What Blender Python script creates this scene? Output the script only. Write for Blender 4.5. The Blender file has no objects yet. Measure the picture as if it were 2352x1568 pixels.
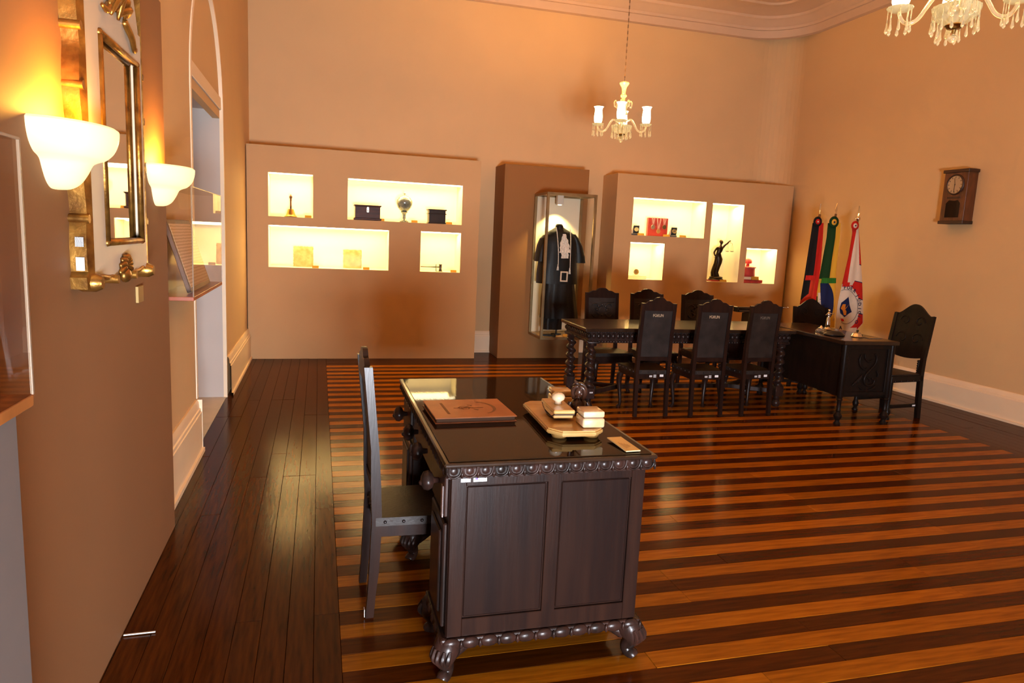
import bpy, bmesh, math, random
from mathutils import Vector, Matrix
random.seed(7)
PI = math.pi
SC = bpy.context.scene
COL = SC.collection

# ---------------------------------------------------------------- camera, light, exposure
H = 1.65
F_PX, YAW, PITCH, ROLL = 1596.43, math.radians(15.708), math.radians(8.493), math.radians(-2.620)
def cam_axes():
    cy, sy, cp, sp = math.cos(YAW), math.sin(YAW), math.cos(PITCH), math.sin(PITCH)
    F = Vector((sy*cp, cy*cp, -sp)); R = Vector((cy, -sy, 0)); D = F.cross(R)
    cr, sr = math.cos(ROLL), math.sin(ROLL)
    return cr*R + sr*D, -sr*R + cr*D, F
CR, CD, CF = cam_axes()
cd = bpy.data.cameras.new('camera'); cam = bpy.data.objects.new('camera', cd); COL.objects.link(cam)
cd.sensor_width = 36; cd.lens = F_PX/2352*36; cd.clip_start = .05; cd.clip_end = 100
mw = Matrix.Identity(4)
for i in range(3):
    mw[i][0] = CR[i]; mw[i][1] = -CD[i]; mw[i][2] = -CF[i]
mw[0][3], mw[1][3], mw[2][3] = 0, 0, H
cam.matrix_world = mw
SC.camera = cam

W = bpy.data.worlds.new('world'); SC.world = W; W.use_nodes = True
W.node_tree.nodes['Background'].inputs[0].default_value = (.75, .85, 1, 1)
W.node_tree.nodes['Background'].inputs[1].default_value = .6

def lamp(name, kind, loc, energy, color, rot=(0, 0, 0), size=.1, size_y=None, parent=None, spot=None):
    d = bpy.data.lights.new(name, kind); d.energy = energy; d.color = color
    if kind == 'AREA':
        d.shape = 'RECTANGLE'; d.size = size; d.size_y = size_y or size
    else:
        d.shadow_soft_size = size
    if spot: d.spot_size = spot; d.spot_blend = .6
    o = bpy.data.objects.new(name, d); COL.objects.link(o); o.location = loc; o.rotation_euler = rot
    if parent:
        o.parent = parent; o.matrix_parent_inverse = parent.matrix_basis.inverted()
    return o
DAY = (.88, .92, 1.0)
WARM = (1.0, .46, .065)
WARMW = (1.0, .63, .20)
# daylight from the sunlit ground outside the open door behind the photographer
lamp('daylight_door', 'AREA', (.60, -2.35, .50), 500, DAY, (math.radians(90), 0, 0), 1.15, .9)
E_CHAND, E_SCONCE, E_NICHE = 142, 15, 4.2
vs = SC.view_settings
vs.view_transform = 'Standard'; vs.look = 'None'; vs.gamma = 1; vs.exposure = 0.45; vs.use_curve_mapping = False
try:
    cy = SC.cycles
    cy.use_denoising = True; cy.max_bounces = 6; cy.diffuse_bounces = 4; cy.glossy_bounces = 3
    cy.transmission_bounces = 4; cy.transparent_max_bounces = 10
    cy.use_adaptive_sampling = True; cy.adaptive_threshold = .08; cy.adaptive_min_samples = 16
    cy.caustics_reflective = False; cy.caustics_refractive = False
    cy.sample_clamp_indirect = 4.0; cy.blur_glossy = .5
except Exception: pass

# ---------------------------------------------------------------- helpers
def ray(x, y): return CR*(x-1176) + CD*(y-784) + CF*F_PX
def onY(x, y, Y): d = ray(x, y); return Vector((0, 0, H)) + d*(Y/d.y)
def onZ(x, y, z): d = ray(x, y); return Vector((0, 0, H)) + d*((z-H)/d.z)
def onX(x, y, X): d = ray(x, y); return Vector((0, 0, H)) + d*(X/d.x)

MATS = {}
def mat(name, col, rough=.5, metal=0, spec=.5, coat=0, coat_rough=.1, var=0, vscale=8, stretch=(1, 1, 1), bump=0, bscale=60,
        emit=None, estr=0, obj_var=0, col2=None, trans=0, sheen=0):
    if name in MATS: return MATS[name]
    m = bpy.data.materials.new(name); m.use_nodes = True; nt = m.node_tree; N = nt.nodes; L = nt.links
    b = N['Principled BSDF']
    b.inputs['Roughness'].default_value = rough; b.inputs['Metallic'].default_value = metal
    b.inputs['Specular IOR Level'].default_value = spec; b.inputs['Coat Weight'].default_value = coat
    b.inputs['Coat Roughness'].default_value = coat_rough
    b.inputs['Transmission Weight'].default_value = trans
    if sheen: b.inputs['Sheen Weight'].default_value = sheen
    b.inputs['Base Color'].default_value = (*col, 1)
    tc = N.new('ShaderNodeTexCoord'); mp = N.new('ShaderNodeMapping'); mp.inputs['Scale'].default_value = stretch
    L.new(tc.outputs['Object'], mp.inputs['Vector'])
    out = None
    if var:
        nz = N.new('ShaderNodeTexNoise'); nz.inputs['Scale'].default_value = vscale; nz.inputs['Detail'].default_value = 5
        L.new(mp.outputs['Vector'], nz.inputs['Vector'])
        mx = N.new('ShaderNodeMix'); mx.data_type = 'RGBA'
        c2 = col2 or tuple(c*(1-var) for c in col)
        cr = N.new('ShaderNodeMapRange'); cr.inputs[1].default_value = .35; cr.inputs[2].default_value = .65
        L.new(nz.outputs['Fac'], cr.inputs[0]); L.new(cr.outputs[0], mx.inputs['Factor'])
        mx.inputs['A'].default_value = (*col, 1); mx.inputs['B'].default_value = (*c2, 1)
        out = mx.outputs['Result']
    if obj_var:
        oi = N.new('ShaderNodeObjectInfo'); hs = N.new('ShaderNodeHueSaturation')
        mr = N.new('ShaderNodeMapRange'); mr.inputs[3].default_value = 1-obj_var; mr.inputs[4].default_value = 1+obj_var
        L.new(oi.outputs['Random'], mr.inputs[0]); L.new(mr.outputs[0], hs.inputs['Value'])
        if out: L.new(out, hs.inputs['Color'])
        else: hs.inputs['Color'].default_value = (*col, 1)
        out = hs.outputs['Color']
    if out: L.new(out, b.inputs['Base Color'])
    if bump:
        n2 = N.new('ShaderNodeTexNoise'); n2.inputs['Scale'].default_value = bscale; n2.inputs['Detail'].default_value = 4
        L.new(mp.outputs['Vector'], n2.inputs['Vector'])
        bp = N.new('ShaderNodeBump'); bp.inputs['Strength'].default_value = bump; bp.inputs['Distance'].default_value = .01
        L.new(n2.outputs['Fac'], bp.inputs['Height']); L.new(bp.outputs['Normal'], b.inputs['Normal'])
        if coat: L.new(bp.outputs['Normal'], b.inputs['Coat Normal'])
    if emit:
        b.inputs['Emission Color'].default_value = (*emit, 1); b.inputs['Emission Strength'].default_value = estr
    MATS[name] = m
    return m

def sheet_glass(name, tint=(1, 1, 1), ior=1.45, rough=.0, milk=0):
    if name in MATS: return MATS[name]
    m = bpy.data.materials.new(name); m.use_nodes = True; nt = m.node_tree; N = nt.nodes; L = nt.links
    N.remove(N['Principled BSDF'])
    fr = N.new('ShaderNodeFresnel'); fr.inputs['IOR'].default_value = ior
    ge = N.new('ShaderNodeNewGeometry'); iv = N.new('ShaderNodeMath'); iv.operation = 'SUBTRACT'; iv.inputs[0].default_value = 1
    L.new(ge.outputs['Backfacing'], iv.inputs[1])          # reflect on the outer faces only: a thin sheet
    mu = N.new('ShaderNodeMath'); mu.operation = 'MULTIPLY'; L.new(fr.outputs[0], mu.inputs[0]); L.new(iv.outputs[0], mu.inputs[1])
    tr = N.new('ShaderNodeBsdfTransparent'); tr.inputs['Color'].default_value = (*tint, 1)
    gl = N.new('ShaderNodeBsdfGlossy'); gl.inputs['Roughness'].default_value = rough
    mx = N.new('ShaderNodeMixShader'); L.new(mu.outputs[0], mx.inputs[0]); L.new(tr.outputs[0], mx.inputs[1]); L.new(gl.outputs[0], mx.inputs[2])
    L.new(mx.outputs[0], N['Material Output'].inputs['Surface'])
    MATS[name] = m
    return m

def stripes(name, a, b, scale, axis='X', rough=.5):
    if name in MATS: return MATS[name]
    m = mat(name, a, rough); nt = m.node_tree; N = nt.nodes; L = nt.links
    tc = N.new('ShaderNodeTexCoord'); wv = N.new('ShaderNodeTexWave'); wv.bands_direction = axis
    wv.inputs['Scale'].default_value = scale; wv.inputs['Distortion'].default_value = 1.5; wv.inputs['Detail Scale'].default_value = 2
    cr = N.new('ShaderNodeValToRGB'); cr.color_ramp.elements[0].position = .45; cr.color_ramp.elements[1].position = .55
    cr.color_ramp.elements[0].color = (*b, 1); cr.color_ramp.elements[1].color = (*a, 1)
    L.new(tc.outputs['Object'], wv.inputs['Vector']); L.new(wv.outputs['Fac'], cr.inputs[0])
    L.new(cr.outputs[0], N['Principled BSDF'].inputs['Base Color'])
    return m

class B:
    """collects shapes into one bmesh"""
    def __init__(s): s.bm = bmesh.new()
    def _box(s, sx, sy, sz, M, bev=0, seg=1):
        r = bmesh.ops.create_cube(s.bm, size=1, matrix=Matrix.Diagonal((sx, sy, sz, 1)))
        vs_ = r['verts']
        if bev:
            es = list({e for v in vs_ for e in v.link_edges})
            r2 = bmesh.ops.bevel(s.bm, geom=es, offset=bev, segments=seg, affect='EDGES', profile=.5)
            vs_ = list({v for f in r2['faces'] for v in f.verts} | {v for v in vs_ if v.is_valid})
        bmesh.ops.transform(s.bm, matrix=M, verts=vs_)
        return s
    def box(s, x0, x1, y0, y1, z0, z1, bev=0, seg=1):
        return s._box(abs(x1-x0), abs(y1-y0), abs(z1-z0), Matrix.Translation(((x0+x1)/2, (y0+y1)/2, (z0+z1)/2)), bev, seg)
    def rbox(s, c, size, rot=(0, 0, 0), bev=0, seg=1):
        from mathutils import Euler
        return s._box(*size, Matrix.Translation(c) @ Euler(rot).to_matrix().to_4x4(), bev, seg)
    def bar(s, a, b, w, h=None, bev=0, up=(0, 0, 1)):
        a = Vector(a); b = Vector(b); d = b-a; L_ = d.length; z = d.normalized(); u = Vector(up)
        if abs(z.dot(u)) > .99: u = Vector((0, 1, 0))
        x = u.cross(z).normalized(); y = z.cross(x)
        M = Matrix((x, y, z)).transposed().to_4x4(); M.translation = (a+b)/2
        return s._box(w, h or w, L_, M, bev)
    def rings(s, R, cap=True, closed=True):
        vv = [[s.bm.verts.new(p) for p in r] for r in R]
        n = len(R[0])
        for i in range(len(R)-1):
            for j in range(n if closed else n-1):
                k = (j+1) % n
                try: s.bm.faces.new((vv[i][j], vv[i][k], vv[i+1][k], vv[i+1][j]))
                except ValueError: pass
        if cap and closed:
            for r, fl in ((vv[0], True), (vv[-1], False)):
                try: s.bm.faces.new(r[::-1] if fl else r)
                except ValueError: pass
        return s
    def lathe(s, prof, c=(0, 0, 0), n=16, axis='Z', lobes=0, amp=0, sx=1, sy=1, a0=0, a1=2*PI, cap=True):
        R = []; c = Vector(c); full = abs(a1-a0-2*PI) < 1e-6
        for r, z in prof:
            ring = []
            for i in range(n if full else n+1):
                t = a0 + (a1-a0)*i/n
                rr = r*(1+amp*math.cos(lobes*t)) if lobes else r
                p = Vector((rr*math.cos(t)*sx, rr*math.sin(t)*sy, z))
                if axis == 'Y': p = Vector((p.x, -p.z, p.y))
                elif axis == 'X': p = Vector((p.z, p.x, p.y))
                ring.append(c+p)
            R.append(ring)
        return s.rings(R, cap, full)
    def tube(s, pts, rad, n=8, cap=True):
        pts = [Vector(p) for p in pts]; m = len(pts); R = []
        rads = list(rad) if isinstance(rad, (list, tuple)) else [rad]*m
        if 3 <= m <= 12:                                   # round the bends
            P, Q = [], []
            for i in range(m-1):
                p0, p1, p2, p3 = pts[max(i-1, 0)], pts[i], pts[i+1], pts[min(i+2, m-1)]
                for k in range(4):
                    f = k/4
                    P.append(.5*((2*p1)+(p2-p0)*f+(2*p0-5*p1+4*p2-p3)*f*f+(3*p1-p0-3*p2+p3)*f**3)); Q.append(rads[i]+(rads[i+1]-rads[i])*f)
            pts, rads = P+[pts[-1]], Q+[rads[-1]]; m = len(pts)
        pu = None
        for i in range(m):
            d = (pts[min(i+1, m-1)]-pts[max(i-1, 0)]).normalized()
            if pu is None:
                u = Vector((0, 0, 1)) if abs(d.z) < .9 else Vector((1, 0, 0))
            else: u = pu
            x = (u - d*u.dot(d)).normalized(); pu = x; y = d.cross(x)
            R.append([pts[i]+(x*math.cos(2*PI*j/n)+y*math.sin(2*PI*j/n))*rads[i] for j in range(n)])
        return s.rings(R, cap)
    def prism(s, outline, axis, a, b):
        """outline 2D polygon extruded along axis from a to b"""
        def P(p, t):
            if axis == 'Y': return (p[0], t, p[1])
            if axis == 'X': return (t, p[0], p[1])
            return (p[0], p[1], t)
        v0 = [s.bm.verts.new(P(p, a)) for p in outline]; v1 = [s.bm.verts.new(P(p, b)) for p in outline]
        n = len(outline)
        f0 = s.bm.faces.new(v0); f1 = s.bm.faces.new(v1[::-1])
        for i in range(n):
            k = (i+1) % n
            s.bm.faces.new((v0[k], v0[i], v1[i], v1[k]))
        bmesh.ops.triangulate(s.bm, faces=[f0, f1])
        return s
    def ball(s, c, r, sx=1, sy=1, sz=1, n=10):
        bmesh.ops.create_uvsphere(s.bm, u_segments=n, v_segments=max(5, n*2//3), radius=1,
                                  matrix=Matrix.Translation(c) @ Matrix.Diagonal((r*sx, r*sy, r*sz, 1)))
        return s
    def quad(s, *p):
        s.bm.faces.new([s.bm.verts.new(q) for q in p]); return s
    def grid(s, fn, nu, nv):
        vv = [[s.bm.verts.new(fn(i/nu, j/nv)) for j in range(nv+1)] for i in range(nu+1)]
        for i in range(nu):
            for j in range(nv): s.bm.faces.new((vv[i][j], vv[i+1][j], vv[i+1][j+1], vv[i][j+1]))
        return s
    def obj(s, name, m, parent=None, smooth=False, loc=None, recalc=True):
        if recalc: bmesh.ops.recalc_face_normals(s.bm, faces=s.bm.faces)
        me = bpy.data.meshes.new(name); s.bm.to_mesh(me); s.bm.free()
        if smooth is True:
            for p in me.polygons: p.use_smooth = True
        elif smooth:
            for p in me.polygons: p.use_smooth = True
            try: me.set_sharp_from_angle(angle=math.radians(smooth))
            except Exception: pass
        for mm in (m if isinstance(m, (list, tuple)) else [m]): me.materials.append(mm)
        o = bpy.data.objects.new(name, me); COL.objects.link(o)
        if loc: o.location = loc
        if parent: o.parent = parent
        return o

def tag(o, label, cat, group=None):
    o['label'] = label; o['category'] = cat
    if group: o['group'] = group
    return o
def thing(name, label, cat, loc=(0, 0, 0), rz=0, group=None):
    o = bpy.data.objects.new(name, None); COL.objects.link(o); o.location = loc; o.rotation_euler = (0, 0, rz)
    o.empty_display_size = .1
    return tag(o, label, cat, group)
def struct(o): o['kind'] = 'structure'; return o
def kids(o): return [c for c in bpy.data.objects if c.parent == o]
def copy_tree(o, parent=None):
    c = o.copy(); COL.objects.link(c); c.parent = parent
    for ch in kids(o): copy_tree(ch, c)
    return c
def text_mesh(body, size, depth=.0004, bold=0):
    cu = bpy.data.curves.new('lettering', 'FONT'); cu.body = body; cu.size = size; cu.extrude = depth; cu.offset = bold
    cu.align_x = 'CENTER'; cu.align_y = 'CENTER'; cu.resolution_u = 2
    t = bpy.data.objects.new('lettering', cu); COL.objects.link(t)
    bpy.context.view_layer.update()
    me = bpy.data.meshes.new_from_object(t.evaluated_get(bpy.context.evaluated_depsgraph_get()))
    bpy.data.objects.remove(t); bpy.data.curves.remove(cu)
    return me
def text_obj(name, body, size, m, loc, rot, parent=None, sx=1):
    me = text_mesh(body, size, bold=.0011); me.materials.clear(); me.materials.append(m)
    o = bpy.data.objects.new(name, me); COL.objects.link(o); o.location = loc; o.rotation_euler = rot; o.scale = (sx, 1, 1)
    if parent: o.parent = parent
    return o

# ---------------------------------------------------------------- materials
M_WALL = mat('wall_paint', (.66, .445, .225), .75, var=.05, vscale=1.2, bump=.04, bscale=90)
M_PANEL = mat('panel_paint', (.58, .355, .16), .7, var=.05, vscale=1.5, bump=.03, bscale=90)
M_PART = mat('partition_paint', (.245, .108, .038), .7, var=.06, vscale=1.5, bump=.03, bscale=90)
M_TRIM = mat('trim_paint', (.88, .70, .48), .45, var=.04, vscale=3)
M_REVEAL = mat('reveal_paint', (.53, .46, .41), .6, var=.04, vscale=3)
M_CEIL = mat('ceiling_paint', (.60, .43, .30), .7, var=.03)
M_NICHE = mat('niche_white', (.92, .88, .72), .6)
M_SUB = mat('subfloor', (.03, .012, .005), .9)
def floor_mat(name, c, c2, st):
    return mat(name, c, .5, spec=0, coat=.42, coat_rough=.18, var=1, col2=c2, vscale=3.2, stretch=st, bump=.035, bscale=5, obj_var=.16)
M_FL = floor_mat('plank_light', (.36, .120, .006), (.23, .068, .003), (1.2, 14, 1))
M_FD = floor_mat('plank_dark', (.074, .0165, .001), (.040, .0095, .001), (1.2, 14, 1))
M_FB = floor_mat('plank_border', (.075, .019, .002), (.034, .009, .001), (14, 1.2, 1))
M_FB2 = floor_mat('plank_border_back', (.075, .019, .002), (.034, .009, .001), (1.2, 14, 1))
M_WOOD = mat('black_wood', (.012, .007, .0055), .33, spec=.20, coat=.07, coat_rough=.18, var=1, col2=(.034, .014, .010), vscale=4, stretch=(6, 6, 1), bump=.05, bscale=18)
M_WOODR = mat('brown_wood', (.012, .0055, .0042), .30, spec=.15, coat=.06, coat_rough=.2, var=1, col2=(.022, .0088, .0055), vscale=3, stretch=(7, 7, .7), bump=.05, bscale=18)
M_EBON = mat('ebonised_wood', (.007, .0042, .003), .45, spec=.12, coat=.04, coat_rough=.15, var=1, col2=(.012, .006, .004), vscale=4, stretch=(6, 6, 1), bump=.05, bscale=18)
M_DTOP = mat('desk_top_wood', (.020, .010, .006), .3, spec=.1, coat=.6, coat_rough=.07, var=1, col2=(.03, .014, .007), vscale=3, stretch=(6, 1, 1), bump=.015, bscale=14)
M_LEATH = mat('dark_leather', (.026, .018, .015), .45, spec=.28, var=.5, vscale=9, bump=.12, bscale=70)
M_BRASS = mat('brass', (.55, .36, .12), .3, 1, var=.3, vscale=20)
M_GILT = mat('gilt', (.50, .25, .05), .34, .85, var=1, col2=(.20, .085, .02), vscale=14, bump=.2, bscale=40)
M_CREAM = mat('mirror_frame_cream', (.62, .53, .40), .42, var=.08, vscale=5)
M_MIRROR = mat('mirror_glass', (.80, .80, .78), .015, 1)
M_GLASS = sheet_glass('clear_sheet', (.99, .99, .98), 1.06)
M_ACRY = sheet_glass('acrylic_sheet', (.98, .96, .94), 1.5)
M_PLATE = mat('label_plate', (.55, .33, .06), .35, .6)
M_PAPER = mat('old_paper', (.74, .58, .33), .8, var=1, col2=(.58, .40, .18), vscale=16)
M_BLACK = mat('black', (.008, .007, .007), .4)
M_WHITE = mat('white_card', (.8, .78, .74), .5)
M_STICK = stripes('sticker_print', (.78, .77, .76), (.12, .12, .14), 90, 'X')
M_FRAME = mat('case_frame', (.36, .25, .12), .35, .8, var=.2, vscale=9)
M_BULB = mat('bulb_glow', (1, .8, .5), .3, emit=(1, .66, .28), estr=26)
M_STRIP = mat('light_strip', (1, .9, .7), .4, emit=(1, .86, .58), estr=7)
# ---------------------------------------------------------------- room shell
XL, XR, YB, YR, ZC = -.86, 6.88, 9.65, -2.0, 5.15
RC = .42                                         # rounded corner between back and right wall
YN, YF, ZL = 5.40, 7.05, 2.68                    # left opening: near jamb, far jamb, lintel
# floor: dark subfloor with one object per plank
floor = struct(B().box(XL-.9, XR+.3, YR-1.2, YB+.2, -.12, -.021).obj('floor', M_SUB))
plank_cache = {}
def plank(x0, x1, y0, y1, m, along):
    g = .0012
    L_, w = ((x1-x0), (y1-y0)) if along == 'X' else ((y1-y0), (x1-x0))
    key = (round(L_, 3), round(w, 3), m.name, along)
    if key not in plank_cache:
        a, c = (L_-g, w-g) if along == 'X' else (w-g, L_-g)
        o = B().box(-a/2, a/2, -c/2, c/2, -.02, 0, .0012).obj('plank', m, floor)
        plank_cache[key] = o.data
    else:
        o = bpy.data.objects.new('plank', plank_cache[key]); COL.objects.link(o); o.parent = floor
    o.location = ((x0+x1)/2, (y0+y1)/2, 0)
    o.rotation_euler = (random.uniform(-1, 1)*.0012, random.uniform(-1, 1)*.0012, 0)
SW, XA, XB_, YFAR = .1085, .09, 5.80, 8.66
k = 0; y = YFAR
while y > .75:
    m = M_FL if k % 2 == 0 else M_FD
    j1 = random.choice((1.5, 2.1, 2.7, 3.3, 3.9)); xs = [XA, XA+j1, XB_] if y > 5.6 else [XA, XA+random.choice((1.2, 1.6, 2.0)), XA+random.choice((3.0, 3.6, 4.2)), XB_]
    for a, b in zip(xs, xs[1:]): plank(a, b, y-SW, y, m, 'X')
    y -= SW; k += 1
YEND = y
for i in range(9):                                # left border, boards run into the room
    x1 = XA - i*.1055; x0 = x1-.1055
    ys = sorted([.75, YB-.0] + [random.choice((1.8, 2.3, 2.9)), random.choice((4.1, 4.7, 5.2)), random.choice((6.3, 6.9, 7.4))])
    for a, b in zip(ys, ys[1:]): plank(x0, x1, a, b, M_FB, 'Y')
for i in range(10):
    x0 = XB_ + i*.107; x1 = x0+.107
    ys = sorted([.75, YB] + [random.choice((2.8, 3.4)), random.choice((5.2, 6.1, 7.0))])
    for a, b in zip(ys, ys[1:]): plank(x0, x1, a, b, M_FB, 'Y')
for i in range(9):
    y0 = YFAR + i*.11; y1 = min(y0+.11, YB)
    if y1-y0 < .02: break
    xs = [XA, random.choice((1.6, 2.2, 2.9)), random.choice((3.9, 4.6)), XB_]
    for a, b in zip(xs, xs[1:]): plank(a, b, y0, y1, M_FB2, 'X')
sf = B().box(XL, XR, YR-1.1, .75, -.02, 0).obj('near_boards', M_FB, floor); sf['kind'] = 'stuff'
B().box(XL-.75, XL, YN, YF, -.02, .004).obj('threshold', mat('stone_sill', (.62, .56, .46), .4, var=.1), floor)

# walls
struct(B().box(XL-.9, XR-RC, YB, YB+.15, 0, ZC+.1).obj('wall_back', M_WALL))
R_ = []
path = [(XR-RC, YB)] + [(XR-RC+RC*math.sin(t*PI/2/10), YB-RC+RC*math.cos(t*PI/2/10)) for t in range(1, 11)] + [(XR, YR-.1)]
wr = B()
for (a, b), (c, d) in zip(path, path[1:]): wr.quad((a, b, 0), (c, d, 0), (c, d, ZC+.1), (a, b, ZC+.1))
wr.box(XR+.001, XR+.15, YR-.1, YB+.15, 0, ZC+.1)
struct(wr.obj('wall_right', M_WALL, smooth=40, recalc=False))
wl = B()
wl.box(XL-.15, XL, YR-.1, YN, 0, ZC+.1).box(XL-.15, XL, YF, YB+.15, 0, ZC+.1)
zs, hr = 2.60, .90                               # arch springing and rise
yc, ra = (YN+YF)/2, (YF-YN)/2
def arch(t, r=1): return (yc-ra*r*math.cos(t), zs+hr*r*math.sin(t))
N_ = 20
for i in range(N_):                              # wall above the arch
    (y0, z0), (y1, z1) = arch(PI*i/N_), arch(PI*(i+1)/N_)
    wl.quad((XL, y0, z0), (XL, y1, z1), (XL, y1, ZC+.1), (XL, y0, ZC+.1))
    wl.quad((XL, y0, z0), (XL, y1, z1), (XL-.12, y1, z1), (XL-.12, y0, z0))
struct(wl.obj('wall_left', M_WALL))
rv = B().box(XL-.80, XL-.012, YF-.004, YF+.1, 0, ZL).box(XL-.80, XL-.012, YN-.1, YN+.004, 0, ZL).box(XL-.85, XL-.75, YN, YF, 0, ZL)
rv.box(XL-.80, XL-.010, YN, YF, ZL-.006, ZL+.08)
struct(rv.obj('door_1', M_REVEAL))
ty = B()
ty.prism([arch(PI*i/N_) for i in range(N_+1)] , 'X', XL-.08, XL-.02)
struct(ty.obj('wall_arch_infill', M_WALL))
struct(B().box(XL-.05, XL-.004, YN, YF, ZL-.005, ZL+.10, .004).obj('trim_1', M_TRIM))
tr = B()                                         # moulding round the opening
R = []
pts = [(YN, 0), (YN, zs)] + [arch(PI*i/24) for i in range(1, 24)] + [(YF, zs), (YF, 0)]
nrm = [(-1, 0), (-1, 0)] + [(-math.cos(PI*i/24), math.sin(PI*i/24)) for i in range(1, 24)] + [(1, 0), (1, 0)]
for (py, pz), (ny, nz) in zip(pts, nrm):
    R.append([(XL+dx, py+ny*o, pz+nz*o) for dx, o in ((-.022, -.006), (.010, -.006), (.013, .010), (.008, .034), (.001, .037))])
tr.rings(R, False, False)
struct(tr.obj('trim_2', M_TRIM, smooth=40))
# rear wall with the open door the daylight comes through
rw = B().box(XL-.2, 0, YR-.12, YR, 0, ZC).box(1.2, XR+.1, YR-.12, YR, 0, ZC).box(0, 1.2, YR-.12, YR, 2.3, ZC)
struct(rw.obj('wall_rear', M_WALL))
struct(B().box(-.09, 0, YR-.14, YR+.03, 0, 2.39).box(1.2, 1.29, YR-.14, YR+.03, 0, 2.39).box(0, 1.2, YR-.14, YR+.03, 2.3, 2.39).obj('trim_3', M_TRIM))
struct(B().box(XL-.2, XR+.2, YR-.2, YB+.2, ZC, ZC+.1).obj('ceiling', M_CEIL))
# cornice swept along back and right wall, round the corner
prof = [(0, 4.735), (.055, 4.745), (.06, 4.845), (.085, 4.850), (.09, 4.885), (.125, 4.905), (.165, 4.955), (.21, 4.975), (.215, 5.01), (.30, 5.03), (.42, 5.065), (.50, 5.07), (.505, 5.10), (.78, 5.115), (.785, 5.14), (.80, 5.15)]
def sweep(name, path, prof, m):
    """path: list of (x, y, inward normal x, y)"""
    b = B(); b.rings([[(x+nx*d, y+ny*d, z) for d, z in prof] for x, y, nx, ny in path], False, False)
    return struct(b.obj(name, m, smooth=35))
RC2 = .80
pc = [(XL, YB, 0, -1), (XR-RC2, YB, 0, -1)]
for t in range(1, 17):
    a = t*PI/2/16
    pc.append((XR-RC2+RC2*math.sin(a), YB-RC2+RC2*math.cos(a), -math.sin(a), -math.cos(a)))
pc.append((XR, YR, -1, 0))
sweep('trim_4', pc, prof, M_CEIL)
sweep('trim_5', [(XL, YR, 1, 0), (XL, YB, 1, 0)], prof, M_CEIL)
bb = [(0, .385), (.012, .385), (.022, .37), (.026, .325), (.034, .32), (.036, .30), (.042, .296), (.042, .03), (.058, .028), (.058, 0)]
bbr = [(d, z*.80) for d, z in bb]
pb = [(XL+.6, YB, 0, -1), (XR-RC, YB, 0, -1)] + [(XR-RC+RC*math.sin(t*PI/20), YB-RC+RC*math.cos(t*PI/20), -math.sin(t*PI/20), -math.cos(t*PI/20)) for t in range(1, 11)] + [(XR, YR, -1, 0)]
sweep('baseboard_right', pb, bbr, M_TRIM)
def bb_left(name, y0, y1):
    b = B(); b.rings([[(XL+d, y, z) for d, z in bb] for y in (y0, y1)], False, False)
    b.box(XL, XL+.045, y1-.004, y1, 0, .385)
    return struct(b.obj(name, M_TRIM, smooth=35))
bb_left('baseboard_left', 4.0, YN-.06); bb_left('baseboard_left_far', YF+.06, YB)
# full height partition carrying the mirror
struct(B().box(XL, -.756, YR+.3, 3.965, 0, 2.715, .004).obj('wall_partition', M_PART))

# ---------------------------------------------------------------- display walls with lit niches
def label_plate(x, Y, z, label, w=.08, h=.030):
    b = B(); b.prism([(0, 0), (0, h), (-.005, h), (-.022, 0)], 'X', -w/2, w/2)
    o = b.obj('label_plate', M_PLATE); o.location = (x, Y, z)
    return tag(o, label, 'label', 'brass label plates')
def display_wall(name, label, x0, x1, ztop, holes, ylight=9.135):
    t = thing(name, label, 'display wall', ((x0+x1)/2, 9.13, 0))
    ox, oy = (x0+x1)/2, 9.13
    xs = sorted({x0, x1} | {h[0] for h in holes} | {h[1] for h in holes}); zs_ = sorted({0, ztop} | {h[2] for h in holes} | {h[3] for h in holes})
    b = B()
    for xa, xb in zip(xs, xs[1:]):
        for za, zb in zip(zs_, zs_[1:]):
            cx, cz = (xa+xb)/2, (za+zb)/2
            if any(h[0] < cx < h[1] and h[2] < cz < h[3] for h in holes): continue
            b.quad((xa-ox, 0, za), (xb-ox, 0, za), (xb-ox, 0, zb), (xa-ox, 0, zb))
    D = YB-9.13-.002
    xe = min(x1, XR-RC+math.sqrt(max(0, RC**2-.3**2)))
    b.quad((x0-ox, 0, 0), (x0-ox, D, 0), (x0-ox, D, ztop), (x0-ox, 0, ztop))
    b.quad((x1-ox, 0, 0), (xe-ox, D-.2, 0), (xe-ox, D-.2, ztop), (x1-ox, 0, ztop))
    b.quad((x0-ox, 0, ztop), (x1-ox, 0, ztop), (xe-ox, D-.2, ztop), (x0-ox, D, ztop))
    bmesh.ops.remove_doubles(b.bm, verts=b.bm.verts, dist=1e-5)
    b.obj('panel', M_PANEL, t)
    for (a, c, z0, z1) in holes:
        a -= ox; c -= ox
        n = B(); d = .40
        n.quad((a, d, z0), (c, d, z0), (c, d, z1), (a, d, z1))
        n.quad((a, 0, z0), (a, d, z0), (a, d, z1), (a, 0, z1)).quad((c, 0, z0), (c, 0, z1), (c, d, z1), (c, d, z0))
        n.quad((a, 0, z1), (a, d, z1), (c, d, z1), (c, 0, z1)).quad((a, 0, z0), (c, 0, z0), (c, d, z0), (a, d, z0))
        nn = n.obj('niche', M_NICHE, t)
        B().box(a+.012, c-.012, .035, .06, z1-.014, z1-.001, .002).obj('light_strip', M_STRIP, nn)
        B().box(a+.002, c-.002, .006, .010, z0+.002, z1-.006).obj('glass_pane', M_GLASS, nn)
        lamp('niche_light', 'AREA', ((a+c)/2, .17, z1-.02), E_NICHE*(c-a)/.52*(1.5 if z1-z0 > .8 else 1), WARMW, (math.radians(-8), 0, 0), (c-a)*.9, .16).parent = nn
    return t
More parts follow.
